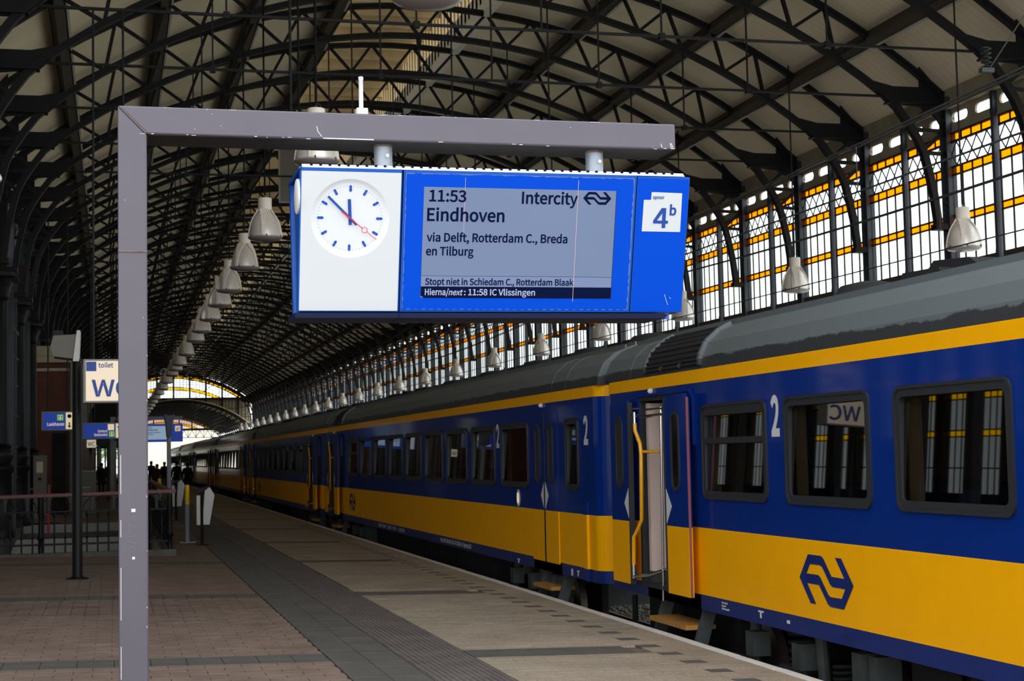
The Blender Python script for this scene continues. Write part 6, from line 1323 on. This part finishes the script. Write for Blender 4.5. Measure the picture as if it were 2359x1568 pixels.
# long vertical conduits in front of the vault
for i, (x, y, zb, nm) in enumerate(((2.35, 21.1, 6.2, 'left of the gantry lamp'), (3.3, 28.3, 5.0, 'behind the gantry arm'))):
    o = MB().tube([(x, y, zb), (x, y, ztop_at(x) - .1)], .02, 8).build('conduit', IRON); tag(o, 'thin black vertical pipe hanging from the roof truss, ' + nm, 'pipe')
pn = empty('hanging_panel', (4.4, 40, 9.25)); tag(pn, 'flat grey box panel hung under the roof, partly behind the departure board', 'panel')
MB().box(-.26, .26, -.04, .04, -.75, .75).build('sheet', SPEAKG, pn); MB().ring([(-.28, -.05, -.77), (.28, -.05, -.77), (.28, -.05, .77), (-.28, -.05, .77)], [(-.24, -.05, -.73), (.24, -.05, -.73), (.24, -.05, .73), (-.24, -.05, .73)], (0, .02, 0)).build('rim', SIGNF, pn)
MB().tube([(0, 0, .75), (0, 0, 1.75)], .02, 6).build('rod', IRON, pn)
# spot lamp cut by the left edge of the picture
sp = empty('spotlight', (-.93, 12.2, 4.05)); tag(sp, 'tilted silver floodlight cut off by the left picture edge', 'floodlight')
q = MB(); q.lathe([(.06, .3), (.10, .22), (.13, .0), (.12, -.02)], n=20, ax=(V((cos(.35), 0, sin(.35))), V((0, 1, 0)), V((-sin(.35), 0, cos(.35))))); q.build('shade', LAMPR, sp, smooth=True)
MB().tube([(-.1, 0, .28), (-.3, 0, 1.0), (-.3, 0, 5.0)], .02, 8).build('arm', IRON, sp)
# ------------------------------------------------------------ stair well and railing
def stairs():
    x0, x1, y0, y1 = -4.2, 1.05, 31.2, 48.2
    z = zf(x1)
    k = MB(); k.box(x0, x1 + .12, y0 - .12, y0 + .1, zf(0) - .05, zf(0) + .10); k.box(x1 - .05, x1 + .12, y0, y1, z - .05, z + .12)
    w = empty('stairwell', (-1.5, y0, 0)); tag(w, 'stair opening in the platform with pale walls, behind the iron railing', 'stairs')
    def Q(o): o.parent = w; o.matrix_parent_inverse = w.matrix_basis.inverted(); return o
    Q(k.build('stone_kerb', CONC))
    s = MB(); s.box(x1, x1 + .1, y0, y1, -3.8, z); s.box(x0 - .1, x0, y0, y1, -3.8, .2); s.box(x0, x1, y1, y1 + .1, -3.8, .15); s.box(x0, x1, y0 - .1, y0, -3.8, .1)
    Q(s.build('shaft_wall', STAIRW))
    s = MB(); s.plate([(-2.3, y1 - 8, zf(0) - .05), (.55, y1 - 8, zf(0) - .05), (.75, y1 - 8, -1.2), (-2.9, y1 - 8, -1.2)], (0, .1, 0)); Q(s.build('pale_panel', STAIRW))
    s = MB(); s.box(x0, x1, y0, y1, -3.9, -3.8); Q(s.build('lower_floor', DARKM))
    for i in range(20):
        yy = y1 - i * .38; zt = -.1 - i * .18
        Q(MB().box(-2.6, x1, yy - .38, yy, zt - .18, zt).build('step', SLATE))
    # railing: front run and right-hand run
    r = empty('stair_railing', (x1, y0, zf(x1))); tag(r, 'dark ornate cast-iron railing with brown wooden handrail round the stair opening', 'railing')
    def Rr(o): o.parent = r; o.matrix_parent_inverse = r.matrix_basis.inverted(); return o
    zt = 1.34
    def hz(x): return 1.36 - (x1 - x) * .012
    Rr(MB().beam((x0, y0, hz(x0)), (x1 + .12, y0, hz(x1)), .10, .06, up=(0, 1, 0)).build('handrail', HANDR))
    Rr(MB().beam((x1, y0, hz(x1)), (x1, y1, hz(x1) + .0), .10, .06, up=(1, 0, 0)).build('handrail', HANDR))
    g = MB()
    for a, b in ((1.02, .03), (.40, .04), (1.30, .02)):
        g.beam((x0, y0, a), (x1, y0, a), .03, b); g.beam((x1, y0, a), (x1, y1, a), .03, b, up=(1, 0, 0))
    Rr(g.build('rail_bar', CASTI))
    bl = MB(); bl.tube([(0, 0, .22), (0, 0, 1.0)], .016, 6); bl.lathe([(.016, .9), (.03, .95), (.016, 1.0)], n=8); bl.lathe([(.016, .5), (.026, .53), (.016, .56)], n=8)
    bm0 = Rr(bl.build('baluster', CASTI)); bm = bm0.data; bm0.location = (x0 + .1, y0, 0)
    x = x0 + .3
    while x < x1 - .05:
        o = Rr(link('baluster', bm)); o.location = (x, y0, 0); x += .20
    y = y0 + .2
    while y < y1:
        o = Rr(link('baluster', bm)); o.location = (x1, y, 0); y += .2
    tr = MB()
    tr.tube([(-.07, 0, 1.3), (-.02, 0, 1.22), (-.012, 0, 1.05)], .012, 6); tr.tube([(.07, 0, 1.3), (.02, 0, 1.22), (.012, 0, 1.05)], .012, 6); tr.lathe([(.01, 1.02), (.045, 1.28), (.05, 1.30)], n=8)
    t0 = Rr(tr.build('trumpet_ornament', BOGIE)); td = t0.data; t0.location = (x0 + .2, y0, 0)
    x = x0 + .6
    while x < x1:
        o = Rr(link('trumpet_ornament', td)); o.location = (x, y0, 0); x += .40
    cu = MB()
    for i in range(9): 
        t = i * pi / 8; 
    cu.tube([(.17 * cos(t), 0, 1.06 + .2 * sin(t)) for t in [i * pi / 10 for i in range(11)]], .010, 5)
    c0 = Rr(cu.build('scroll', CASTI)); cd = c0.data; c0.location = (x0 + .2, y0, 0)
    x = x0 + .6
    while x < x1:
        o = Rr(link('scroll', cd)); o.location = (x, y0, 0); x += .40
    # heavy posts and the dense corner panel
    pm = MB(); pm.lathe([(.10, .10), (.10, .16), (.05, .22), (.045, .48), (.075, .52), (.045, .58), (.04, .9), (.06, 1.0), (.05, 1.3)], n=12)
    p0 = Rr(pm.build('newel_post', CASTI, smooth=True)); pd = p0.data; p0.location = (x1, y0, 0)
    for x in (-1.35, -.0 - .2, .62, -3.2):
        if x in (-1.35, .62, -3.2): o = Rr(link('newel_post', pd)); o.location = (x, y0, 0)
    d = MB(); rr = random.Random(9)
    for i in range(7):
        for j in range(9):
            cx_, cz_ = .66 + i * .058, .46 + j * .064
            d.tube([(cx_ + .024 * cos(t), y0, cz_ + .026 * sin(t)) for t in [q * pi / 4 for q in range(9)]], .0065, 4, caps=False)
    Rr(d.build('filigree_panel', CASTI))
stairs()

# ------------------------------------------------------------ black pole with housing, bollards, bins
def on_floor(x, y): return (x, y, zf(x))
pl = empty('black_pole', on_floor(-.55, 25.27)); tag(pl, 'slim black pole with a grey box on top, left of the gantry post', 'pole')
MB().lathe([(.17, 0), (.17, .015), (.10, .02), (.078, .05), (.075, 3.4)], n=20).build('shaft', CASTI, pl, smooth=True)
MB().plate([(-.35, -.15, 3.44), (-.05, -.15, 3.40), (-.0, -.15, 3.78), (-.35, -.15, 3.76), (-.40, -.15, 3.58)], (0, .6, 0)).build('housing', SPEAKG, pl)
MB().plate([(-.06, -.17, 3.36), (.03, -.17, 3.36), (.05, -.17, 3.84), (.0, -.17, 3.84)], (0, .62, 0)).build('screen_edge', OFFW, pl)
MB().box(-.36, -.22, .1, .3, 3.72, 3.86).build('bracket', CASTI, pl)
def bollard(x, y, lab, first=[None]):
    if first[0] is None:
        r = empty('bollard'); MB().lathe([(.05, .02), (.05, .86)], n=16).build('post', BOLG, r, smooth=True)
        MB().lathe([(.051, .86), (.051, 1.24), (.047, 1.28), (.02, 1.30)], n=16).build('yellow_sleeve', BOLY, r, smooth=True)
        bpl = MB().box(-.18, .18, -.1, .1, 0, .02)
        for a in (-.13, .13): bpl.lathe([(.015, .02), (.015, .04)], o=(a, 0, 0), n=6)
        bpl.build('base_plate', BOLG, r); first[0] = r
    else: r = copy_tree(first[0])
    r.location = on_floor(x, y); tag(r, lab, 'bollard', 'yellow and grey bollards')
bollard(1.6, 35.98, 'yellow-topped grey bollard beside the near white bin')
bollard(1.38, 50.0, 'yellow-topped grey bollard far behind the stair railing corner')
def bin_(x, y, lab, first=[None]):
    if first[0] is None:
        r = empty('litter_bin'); MB().lathe([(.14, 0), (.14, .015), (.035, .02), (.032, 1.16)], n=12).build('post', CASTI, r)
        b = MB(); b.plate([(.0, -.02, .44), (.16, -.02, .44), (.27, -.02, 1.08), (.17, -.02, 1.26), (.06, -.02, 1.18)], (0, .34, 0)); bd = b.build('body', BINW, r, bevel=.006)
        MB().box(-.115, -.04, -.02, .2, .44, 1.08).build('back_box', BINW, r)
        MB().plate([(-.13, -.03, 1.12), (-.03, -.03, 1.24), (.16, -.03, 1.28), (.06, -.03, 1.18)], (0, .36, 0)).build('lid', CASTI, r)
        first[0] = r
    else: r = copy_tree(first[0])
    r.location = on_floor(x, y); tag(r, lab, 'litter bin', 'white litter bins')
bin_(1.87, 34.99, 'white tapered litter bin on a black post, beside the near bollard')
bin_(1.86, 49.5, 'white tapered litter bin further off, behind the stair railing')
pr = empty('red_white_pole', (-1.55, 40.0, -.1)); tag(pr, 'thin red and white pole standing behind the stair railing', 'pole')
MB().tube([(0, 0, .3), (0, 0, 1.05)], .028, 8).build('red_section', mat('pole_red', (178, 44, 42), .5), pr); MB().tube([(0, 0, 1.05), (.02, 0, 1.52)], .026, 8).build('pink_section', PINKE, pr)
MB().tube([(0, 0, 1.42), (-.45, 0, 1.42)], .012, 6).build('cross_arm', PINKE, pr)

# ------------------------------------------------------------ signs
SR = [0]
def box_sign(name, x0, x1, y, z0, z1, face_m, lab, cat, depth=.25, hang=None, side=None):
    r = empty(name, ((x0 + x1) / 2, y, z0)); tag(r, lab, cat)
    w, h = (x1 - x0) / 2, z1 - z0
    MB().box(-w, w, 0, depth, 0, h).build('case', SIGNF, r, bevel=.01)
    f = MB().box(-w + .04, w - .02, -.008, 0, .03, h - .03).build('face', face_m, r)
    if hang:
        t = MB()
        for a in (-w * .6, w * .6): t.tube([(a, depth / 2, h), (a, depth / 2, hang - z0)], .018, 6)
        t.build('hanging_rod', IRON, r)
    return r, w, h
UX, UZ = (1, 0, 0), (0, 0, 1)
r, w, h = box_sign('toilet_sign', -.448, .305, 24.575, 2.846, 3.513, WCWH, 'lit cream toilet sign reading WC, hung high and partly behind the gantry post', 'sign', .35, 9.0)
MB().box(-w + .045, -w + .195, -.012, -.008, h - .185, h - .04).build('blue_square', SIGNLB, r)
text('lettering', 'toilet', SIGNLB, (-w + .225, -.012, h - .13), UX, UZ, .22, .072, r, .01)
text('lettering', 'WC', SIGNLB, (-w + .125, -.012, .10), UX, UZ, .59, .245, r, .035)
def pictos(r, x, z, s, m, n=1):
    o = MB().box(x, x + s, -.013, -.009, z, z + s).build('pictogram_field', m, r)
    a = MB(); a.plate([(x + s * .5, -.018, z + s * .2), (x + s * .75, -.018, z + s * .45), (x + s * .58, -.018, z + s * .45), (x + s * .58, -.018, z + s * .8), (x + s * .42, -.018, z + s * .8), (x + s * .42, -.018, z + s * .45), (x + s * .25, -.018, z + s * .45)], (0, .004, 0))
    a.ring([(x + s * .12, -.018, z + s * .12), (x + s * .88, -.018, z + s * .12), (x + s * .88, -.018, z + s * .88), (x + s * .12, -.018, z + s * .88)], [(x + s * .19, -.018, z + s * .19), (x + s * .81, -.018, z + s * .19), (x + s * .81, -.018, z + s * .81), (x + s * .19, -.018, z + s * .81)], (0, .004, 0))
    a.build('pictogram', WCWH, r)
r, w, h = box_sign('direction_sign', -1.72, -.95, 40, 2.74, 3.21, SIGNB, 'blue lit direction sign reading Laakhaven with green exit pictogram, left of the black pole', 'sign', .25, 8.08)
pictos(r, w - .40, .24, .16, SGREEN); text('lettering', 'Laakhaven', WCWH, (-w + .14, -.012, .12), UX, UZ, .40, .075, r, .04)
MB().box(w - .19, w - .02, -.014, -.008, .03, h - .03).build('cream_strip', SYELL, r)
a = MB(); a.plate([(w - .105, -.018, .06), (w - .05, -.018, .12), (w - .09, -.018, .11), (w - .09, -.018, .2), (w - .12, -.018, .2), (w - .12, -.018, .11), (w - .16, -.018, .12)], (0, .004, 0)); a.lathe([(.05, 0), (.05, .004)], o=(w - .105, -.018, .35), ax=(V(UX), V(UZ), V((0, -1, 0))), n=12); a.build('arrow', INK, r)
DS1 = r
r, w, h = box_sign('direction_sign', -.76, .28, 40, 2.51, 2.92, SIGNB, 'blue lit direction sign reading Centrum Stationshal, between black pole and gantry post', 'sign', .25, 7.26)
pictos(r, .12, .05, .15, SGREEN); pictos(r, .10, .22, .15, SYELL)
text('lettering', 'Centrum', WCWH, (-.14, -.012, .17), UX, UZ, .23, .06, r, .04); text('lettering', 'Stationshal', WCWH, (-.23, -.012, .08), UX, UZ, .32, .06, r, .04)
MB().box(.29, .44, -.014, -.008, .03, h - .03).build('cream_strip', SYELL, r)
a = MB(); a.plate([(.365, -.018, .34), (.31, -.018, .28), (.35, -.018, .29), (.35, -.018, .2), (.38, -.018, .2), (.38, -.018, .29), (.42, -.018, .28)], (0, .004, 0)); a.build('arrow', INK, r)
for q_, f_ in ((DS1, 1.1477), (r, 1.3246)):
    q_.scale = (f_, f_, f_); q_.location = (q_.location.x * f_, 40 * f_, EYE + (q_.location.z - EYE) * f_)
r, w, h = box_sign('small_toilet_sign', -1.0, -.62, 60, 2.46, 2.80, WCWH, 'small lit cream WC sign below the Centrum sign, far down the platform', 'sign', .2, 5.5)
text('lettering', 'WC', SIGNLB, (-w + .07, -.012, .08), UX, UZ, .26, .16, r, .02)

# second departure board on its own gantry
g2 = empty('sign_gantry', on_floor(-.05, 61.0)); tag(g2, 'second grey sign gantry further along the platform, mostly behind the near post', 'gantry')
z_ = g2.location.z
MB().box(-.07, .07, -.14, .14, 0, 3.5 - z_).build('post', GANTRY, g2); MB().box(-.07, 2.6, -.14, .14, 3.5 - z_, 3.63 - z_).build('arm', GANTRY, g2)
r = empty('departure_board', (1.6, 60.8, 2.66)); tag(r, 'second blue departure board, small in the distance right of the gantry post', 'departure board')
MB().box(-1.0, .95, 0, .4, 0, .68).build('case', SIGNB, r)
MB().box(-.98, -.52, -.01, 0, .02, .66).build('clock_panel', SWHITE, r); MB().box(-.40, .47, -.01, 0, .09, .60).build('screen', SCREENB, r)
MB().box(.66, .86, -.01, 0, .40, .60).build('number_plate', WCWH, r)
MB().lathe([(.04, .68), (.04, .85)], o=(-.55, .2, 0), n=10).lathe([(.04, .68), (.04, .85)], o=(.55, .2, 0), n=10).build('hanger', TUBEG, r)
text('lettering', '11:53', INK, (-.38, -.012, .52), UX, UZ, .18, .05, r, .03); text('lettering', 'Eindhoven', INK, (-.38, -.012, .43), UX, UZ, .40, .06, r, .03)
text('lettering', 'via Delft, Rotterdam', INK, (-.38, -.012, .34), UX, UZ, .50, .04, r, .02); text('lettering', 'en Tilburg', INK, (-.38, -.012, .27), UX, UZ, .22, .04, r, .02)
text('lettering', '4', INK, (.70, -.016, .43), UX, UZ, .08, .10, r, .04); text('lettering', 'b', INK, (.79, -.016, .49), UX, UZ, .04, .05, r, .03)
# slim post with slim blue grey double sign seen from its edge
r = empty('platform_number_post', on_floor(1.5, 45)); tag(r, 'slim grey post with blue-grey sign seen nearly edge-on, in front of the far board', 'sign post')
MB().lathe([(.06, 0), (.06, 3.1)], n=14).build('post', BOLG, r, smooth=True)
MB().plate([(-.02, -.5, 2.5), (-.13, -.5, 3.12), (-.09, -.5, 3.14), (.0, -.5, 2.5)], (0, 1.0, 0)).plate([(.02, -.5, 2.5), (.15, -.5, 3.12), (.11, -.5, 3.14), (.0, -.5, 2.5)], (0, 1.0, 0)).plate([(-.10, -.48, 3.1), (-.06, -.48, 2.52), (.06, -.48, 2.52), (.11, -.48, 3.1)], (0, .9, 0)).build('sign_case', mat('sign_case_blue_grey', (74, 84, 110), .5), r)
MB().box(-.01, .02, -.02, .02, 3.1, 3.3).build('cap', CASTI, r)

# ------------------------------------------------------------ brick building on the platform
def building():
    r = empty('station_building', (-4.4, 56, .2)); tag(r, 'brick platform building with cream cornice, left behind the columns and stairs', 'building')
    x0, x1, y0, y1, z1 = -8.5, -1.45, 56.0, 118.0, 5.4
    def Q(o): o.parent = r; o.matrix_parent_inverse = r.matrix_basis.inverted(); return o
    Q(MB().box(x0, x1, y0 + .05, y1, .1, z1).build('wall', MORTAR))
    # brick courses of the front, joined
    b = MB(); z = .2; i = 0
    while z < z1:
        x = -4.6 + (i % 2) * .11
        while x < x1 - .05:
            if not (-2.05 < x < -1.6 and z < 3.0): b.box(x, min(x + .21, x1), y0 + random.uniform(0, .008), y0 + .06, z, z + .062)
            x += .225
        z += .074; i += 1
    o = Q(b.build('brickwork', BRICKW)); o['kind'] = 'stuff'
    c = MB(); c.box(x0 - .2, x1 + .15, y0 - .25, y1, 5.62, 5.95); c.box(x0, x1 + .08, y0 - .12, y1, 5.4, 5.62); c.box(x0, x1 + .04, y0 - .06, y0 + .1, 5.1, 5.2)
    Q(c.build('cornice', CORNICE))
    for k in range(14):
        yy = y0 + .6 + k * 4.2
        cn = MB(); cn.plate([(x1, yy, 5.4), (x1 + .55, yy, 5.4), (x1 + .4, yy, 4.9), (x1 + .15, yy, 4.5), (x1, yy, 4.1)], (0, .22, 0)); Q(cn.build('console', EAVE))
        Q(MB().box(x1, x1 + .12, yy - .1, yy + .35, .15, 5.4).build('pilaster', BRICKW))
        Q(MB().tube([(x1 + .1, yy + .9, .2), (x1 + .1, yy + .9, 5.3)], .05, 8).build('drain_pipe', SPEAKG))
        f = Q(MB().box(x1, x1 + .05, yy + 1.4, yy + 3.0, 1.2, 3.6).build('window', SPEAKG)); MB().box(x1 + .05, x1 + .055, yy + 1.5, yy + 2.9, 1.3, 3.5).build('pane', DARKM, f).parent = f; f.children[0].matrix_parent_inverse = Matrix()
    Q(MB().box(-2.05, -1.6, y0 - .02, y0 + .1, .2, 2.95).build('door', DARKM))
    Q(MB().tube([(x1 + .02, y0 - .1, .2), (x1 + .02, y0 - .1, 5.4)], .05, 8).build('drain_pipe', SPEAKG))
building()
# machines and cabinets
tm = empty('ticket_machine', on_floor(-2.28, 52)); tag(tm, 'tall grey ticket machine against the brick building, left of the black pole', 'ticket machine')
MB().box(-.2, .2, 0, .4, 0, 2.0).build('case', SPEAKG, tm, bevel=.01); MB().box(-.1, .1, -.01, 0, 1.45, 1.8).build('screen', SCREENB, tm).data.materials[0] = mat('dim_screen', (170, 160, 140), .5, emit=.08); MB().box(-.05, .05, -.02, 0, 1.2, 1.3).build('slot', CASTI, tm)
for i, (x, y, hh2, lab) in enumerate(((-1.0, 52, .95, 'low grey cabinet with round knobs just right of the black pole'), (-.85, 56.0, 1.45, 'taller grey cabinet standing behind the low one by the building'))):
    c = empty('cabinet', on_floor(x, y)); tag(c, lab, 'cabinet', 'grey cabinets by the building')
    MB().box(-.26, .26, 0, .5, 0, hh2).build('case', SPEAKG, c, bevel=.02); MB().box(-.28, .28, -.02, .52, hh2, hh2 + .05).build('lid', SIGNF, c)
    for z in (.2, .5, .8): MB().lathe([(.02, 0), (.02, .02)], o=(.12, -.0, z), ax=(V(UX), V(UZ), V((0, -1, 0))), n=8).build('knob', CASTI, c)
# glazed vestibule screen at the end of the building with bright daylight behind
vs = empty('glass_screen', (-.25, 128, .1)); tag(vs, 'glazed partition with bright daylight behind it, seen left of the gantry post', 'partition')
for i in range(3):
    f = MB(); x = -1.4 + i * 1.0
    f.ring([(x, 0, .1), (x + 1, 0, .1), (x + 1, 0, 3.0), (x, 0, 3.0)], [(x + .06, 0, .2), (x + .94, 0, .2), (x + .94, 0, 2.92), (x + .06, 0, 2.92)], (0, .06, 0)); f.box(x + .06, x + .94, 0, .05, 1.4, 1.46)
    o = f.build('frame', IRON, vs); MB().box(x + .06, x + .94, .02, .025, .2, 2.92).build('pane', PANE_W, o)
for i, (x, y, lab) in enumerate(((-.1, 75, 'grey round column standing just left of the gantry post, far off'),)):
    o = MB().lathe([(.22, .15), (.22, 2.9)], o=(x, y, 0), n=16).build('grey_column', SPEAKG, smooth=True); tag(o, lab, 'column')
cn = empty('canopy', (-.1, 90, 2.95)); tag(cn, 'dark green sloping canopy over the passage beyond the Centrum sign', 'canopy')
MB().plate([(-1.1, 0, .2), (1.4, 0, .25), (1.4, 0, -.05), (-.6, 0, -.15)], (0, 12, 0)).build('roof', mat('canopy_green', (44, 66, 60), .6), cn)
MB().box(-1.3, .4, .2, 3, .1, 3.6).build('fascia', DARKM, cn)
for a in (-.9, 1.3): MB().tube([(a, .1, -.1), (a, .1, -2.8)], .05, 8).build('post', SPEAKG, cn)

# ------------------------------------------------------------ people (seen from behind, walking away)
def person(x, y, h, coat, trou, lab, face=0, stride=.16, arms=.22, bag=None):
    root = empty('person', on_floor(x, y)); tag(root, lab, 'person', None)
    s = h / 1.75
    me = bpy.data.meshes.new('body')
    J = {'pel': (0, 0, .95), 'wai': (0, 0, 1.12), 'che': (0, 0, 1.34), 'nec': (0, 0, 1.50), 'he0': (0, -.01, 1.60), 'he1': (0, 0, 1.68),
         'sl': (-.19, 0, 1.42), 'el': (-.26, .02, 1.14), 'wl': (-arms, -.08, .92), 'hl': (-arms + .01, -.1, .84), 'sr': (.19, 0, 1.42), 'er': (.27, .02, 1.14), 'wr': (arms, -.1, .93), 'hr': (arms - .01, -.12, .85),
         'tl': (-.1, 0, .88), 'kl': (-.1, -stride * .5, .5), 'al': (-.1, -stride + .06, .09), 'fl': (-.1, -stride - .1, .04),
         'tr': (.1, 0, .88), 'kr': (.1, stride * .3, .5), 'ar': (.1, stride, .12), 'fr': (.1, stride - .14, .04)}
    Rd = {'pel': .15, 'wai': .14, 'che': .16, 'nec': .06, 'he0': .085, 'he1': .095, 'sl': .085, 'el': .06, 'wl': .042, 'hl': .036, 'sr': .085, 'er': .06, 'wr': .042, 'hr': .036,
          'tl': .105, 'kl': .07, 'al': .048, 'fl': .04, 'tr': .105, 'kr': .07, 'ar': .048, 'fr': .04}
    E = [('pel', 'wai'), ('wai', 'che'), ('che', 'nec'), ('nec', 'he0'), ('he0', 'he1'), ('che', 'sl'), ('sl', 'el'), ('el', 'wl'), ('wl', 'hl'), ('che', 'sr'), ('sr', 'er'), ('er', 'wr'), ('wr', 'hr'),
         ('pel', 'tl'), ('tl', 'kl'), ('kl', 'al'), ('al', 'fl'), ('pel', 'tr'), ('tr', 'kr'), ('kr', 'ar'), ('ar', 'fr')]
    ks = list(J); me.from_pydata([V(J[k]) * s for k in ks], [(ks.index(a), ks.index(b)) for a, b in E], [])
    ob = bpy.data.objects.new('tmp', me); COL.objects.link(ob)
    md = ob.modifiers.new('s', 'SKIN'); sv = me.skin_vertices[0].data
    for i, k in enumerate(ks): sv[i].radius = (Rd[k] * s, Rd[k] * s * (.72 if k in ('pel', 'wai', 'che') else 1)); sv[i].use_root = k == 'pel'
    ob.modifiers.new('b', 'SUBSURF').levels = 1
    bpy.context.view_layer.update()
    m2 = bpy.data.meshes.new_from_object(ob.evaluated_get(bpy.context.evaluated_depsgraph_get())); bpy.data.objects.remove(ob)
    m2.materials.clear()
    for q in (coat, trou, SKIN, CASTI): m2.materials.append(q)
    for p in m2.polygons:
        z = p.center.z / s; p.use_smooth = True
        p.material_index = 2 if z > 1.50 or (z < .88 and abs(p.center.x) / s > .2 * 1.0 and z > .78) else 0 if z > .86 else 1 if z > .1 else 3
    m2.name = 'body'; b = bpy.data.objects.new('body', m2); COL.objects.link(b); b.parent = root
    hm = MB(); hm.lathe([(.075 * s, 1.60 * s), (.102 * s, 1.66 * s), (.095 * s, 1.73 * s), (.06 * s, 1.78 * s), (.01, 1.79 * s)], o=(0, .012, 0), n=12); hm.build('hair', HAIR, root, smooth=True)
    cm = MB(); n_ = 12; prof = [(.185, .12, .82), (.18, .12, 1.0), (.175, .115, 1.15), (.2, .13, 1.35), (.14, .10, 1.47), (.07, .07, 1.52)]
    for i, (a, bb_, z) in enumerate(prof):
        for j in range(n_): t = 2 * pi * j / n_; cm.v.append((a * s * cos(t), bb_ * s * sin(t), z * s))
    for i in range(len(prof) - 1):
        for j in range(n_): cm.f.append((i * n_ + j, i * n_ + (j + 1) % n_, (i + 1) * n_ + (j + 1) % n_, (i + 1) * n_ + j)); cm.m.append(0)
    cm.build('coat', coat, root, smooth=True)
    if bag: MB().box(-.13, .13, -.26, -.12, 1.05, 1.42).build('backpack', bag, root, bevel=.03)
    root.rotation_euler = (0, 0, pi + face)
    return root
def px_x(px, y): return (px - 262) / 3600 * y * 1.0 + .0
person(3.86, 86.5, 1.74, CLOTHK, TROU, 'person in a black coat walking away between bollard and train', 0, .2, .27)
person(3.68, 97.0, 1.80, CLOTHK, TROU, 'person in a dark jacket just left of the nearest walker, seen from behind', .1, .14, .28)
person(2.30, 88.0, 1.66, CLOTHB, TROU, 'person in a brown coat in the group beside the gantry post', -.1, .15, .2)
person(2.35, 104.0, 1.82, CLOTHK, TROU, 'tall person in black, leftmost of the group right of the gantry post', 0, .12, .24)
person(3.15, 103.0, 1.78, CLOTHK, TROU, 'person in dark clothes behind the slim sign post', .2, .16, .2)
person(-.62, 84.0, 1.72, CLOTHK, TROU, 'dark silhouetted person between the cabinets and the glass screen, left of the post', .1, .18, .2)
person(-.2, 96.0, 1.80, CLOTHK, TROU, 'dark silhouetted person close to the left side of the gantry post', 0, .15, .22, CLOTHK)
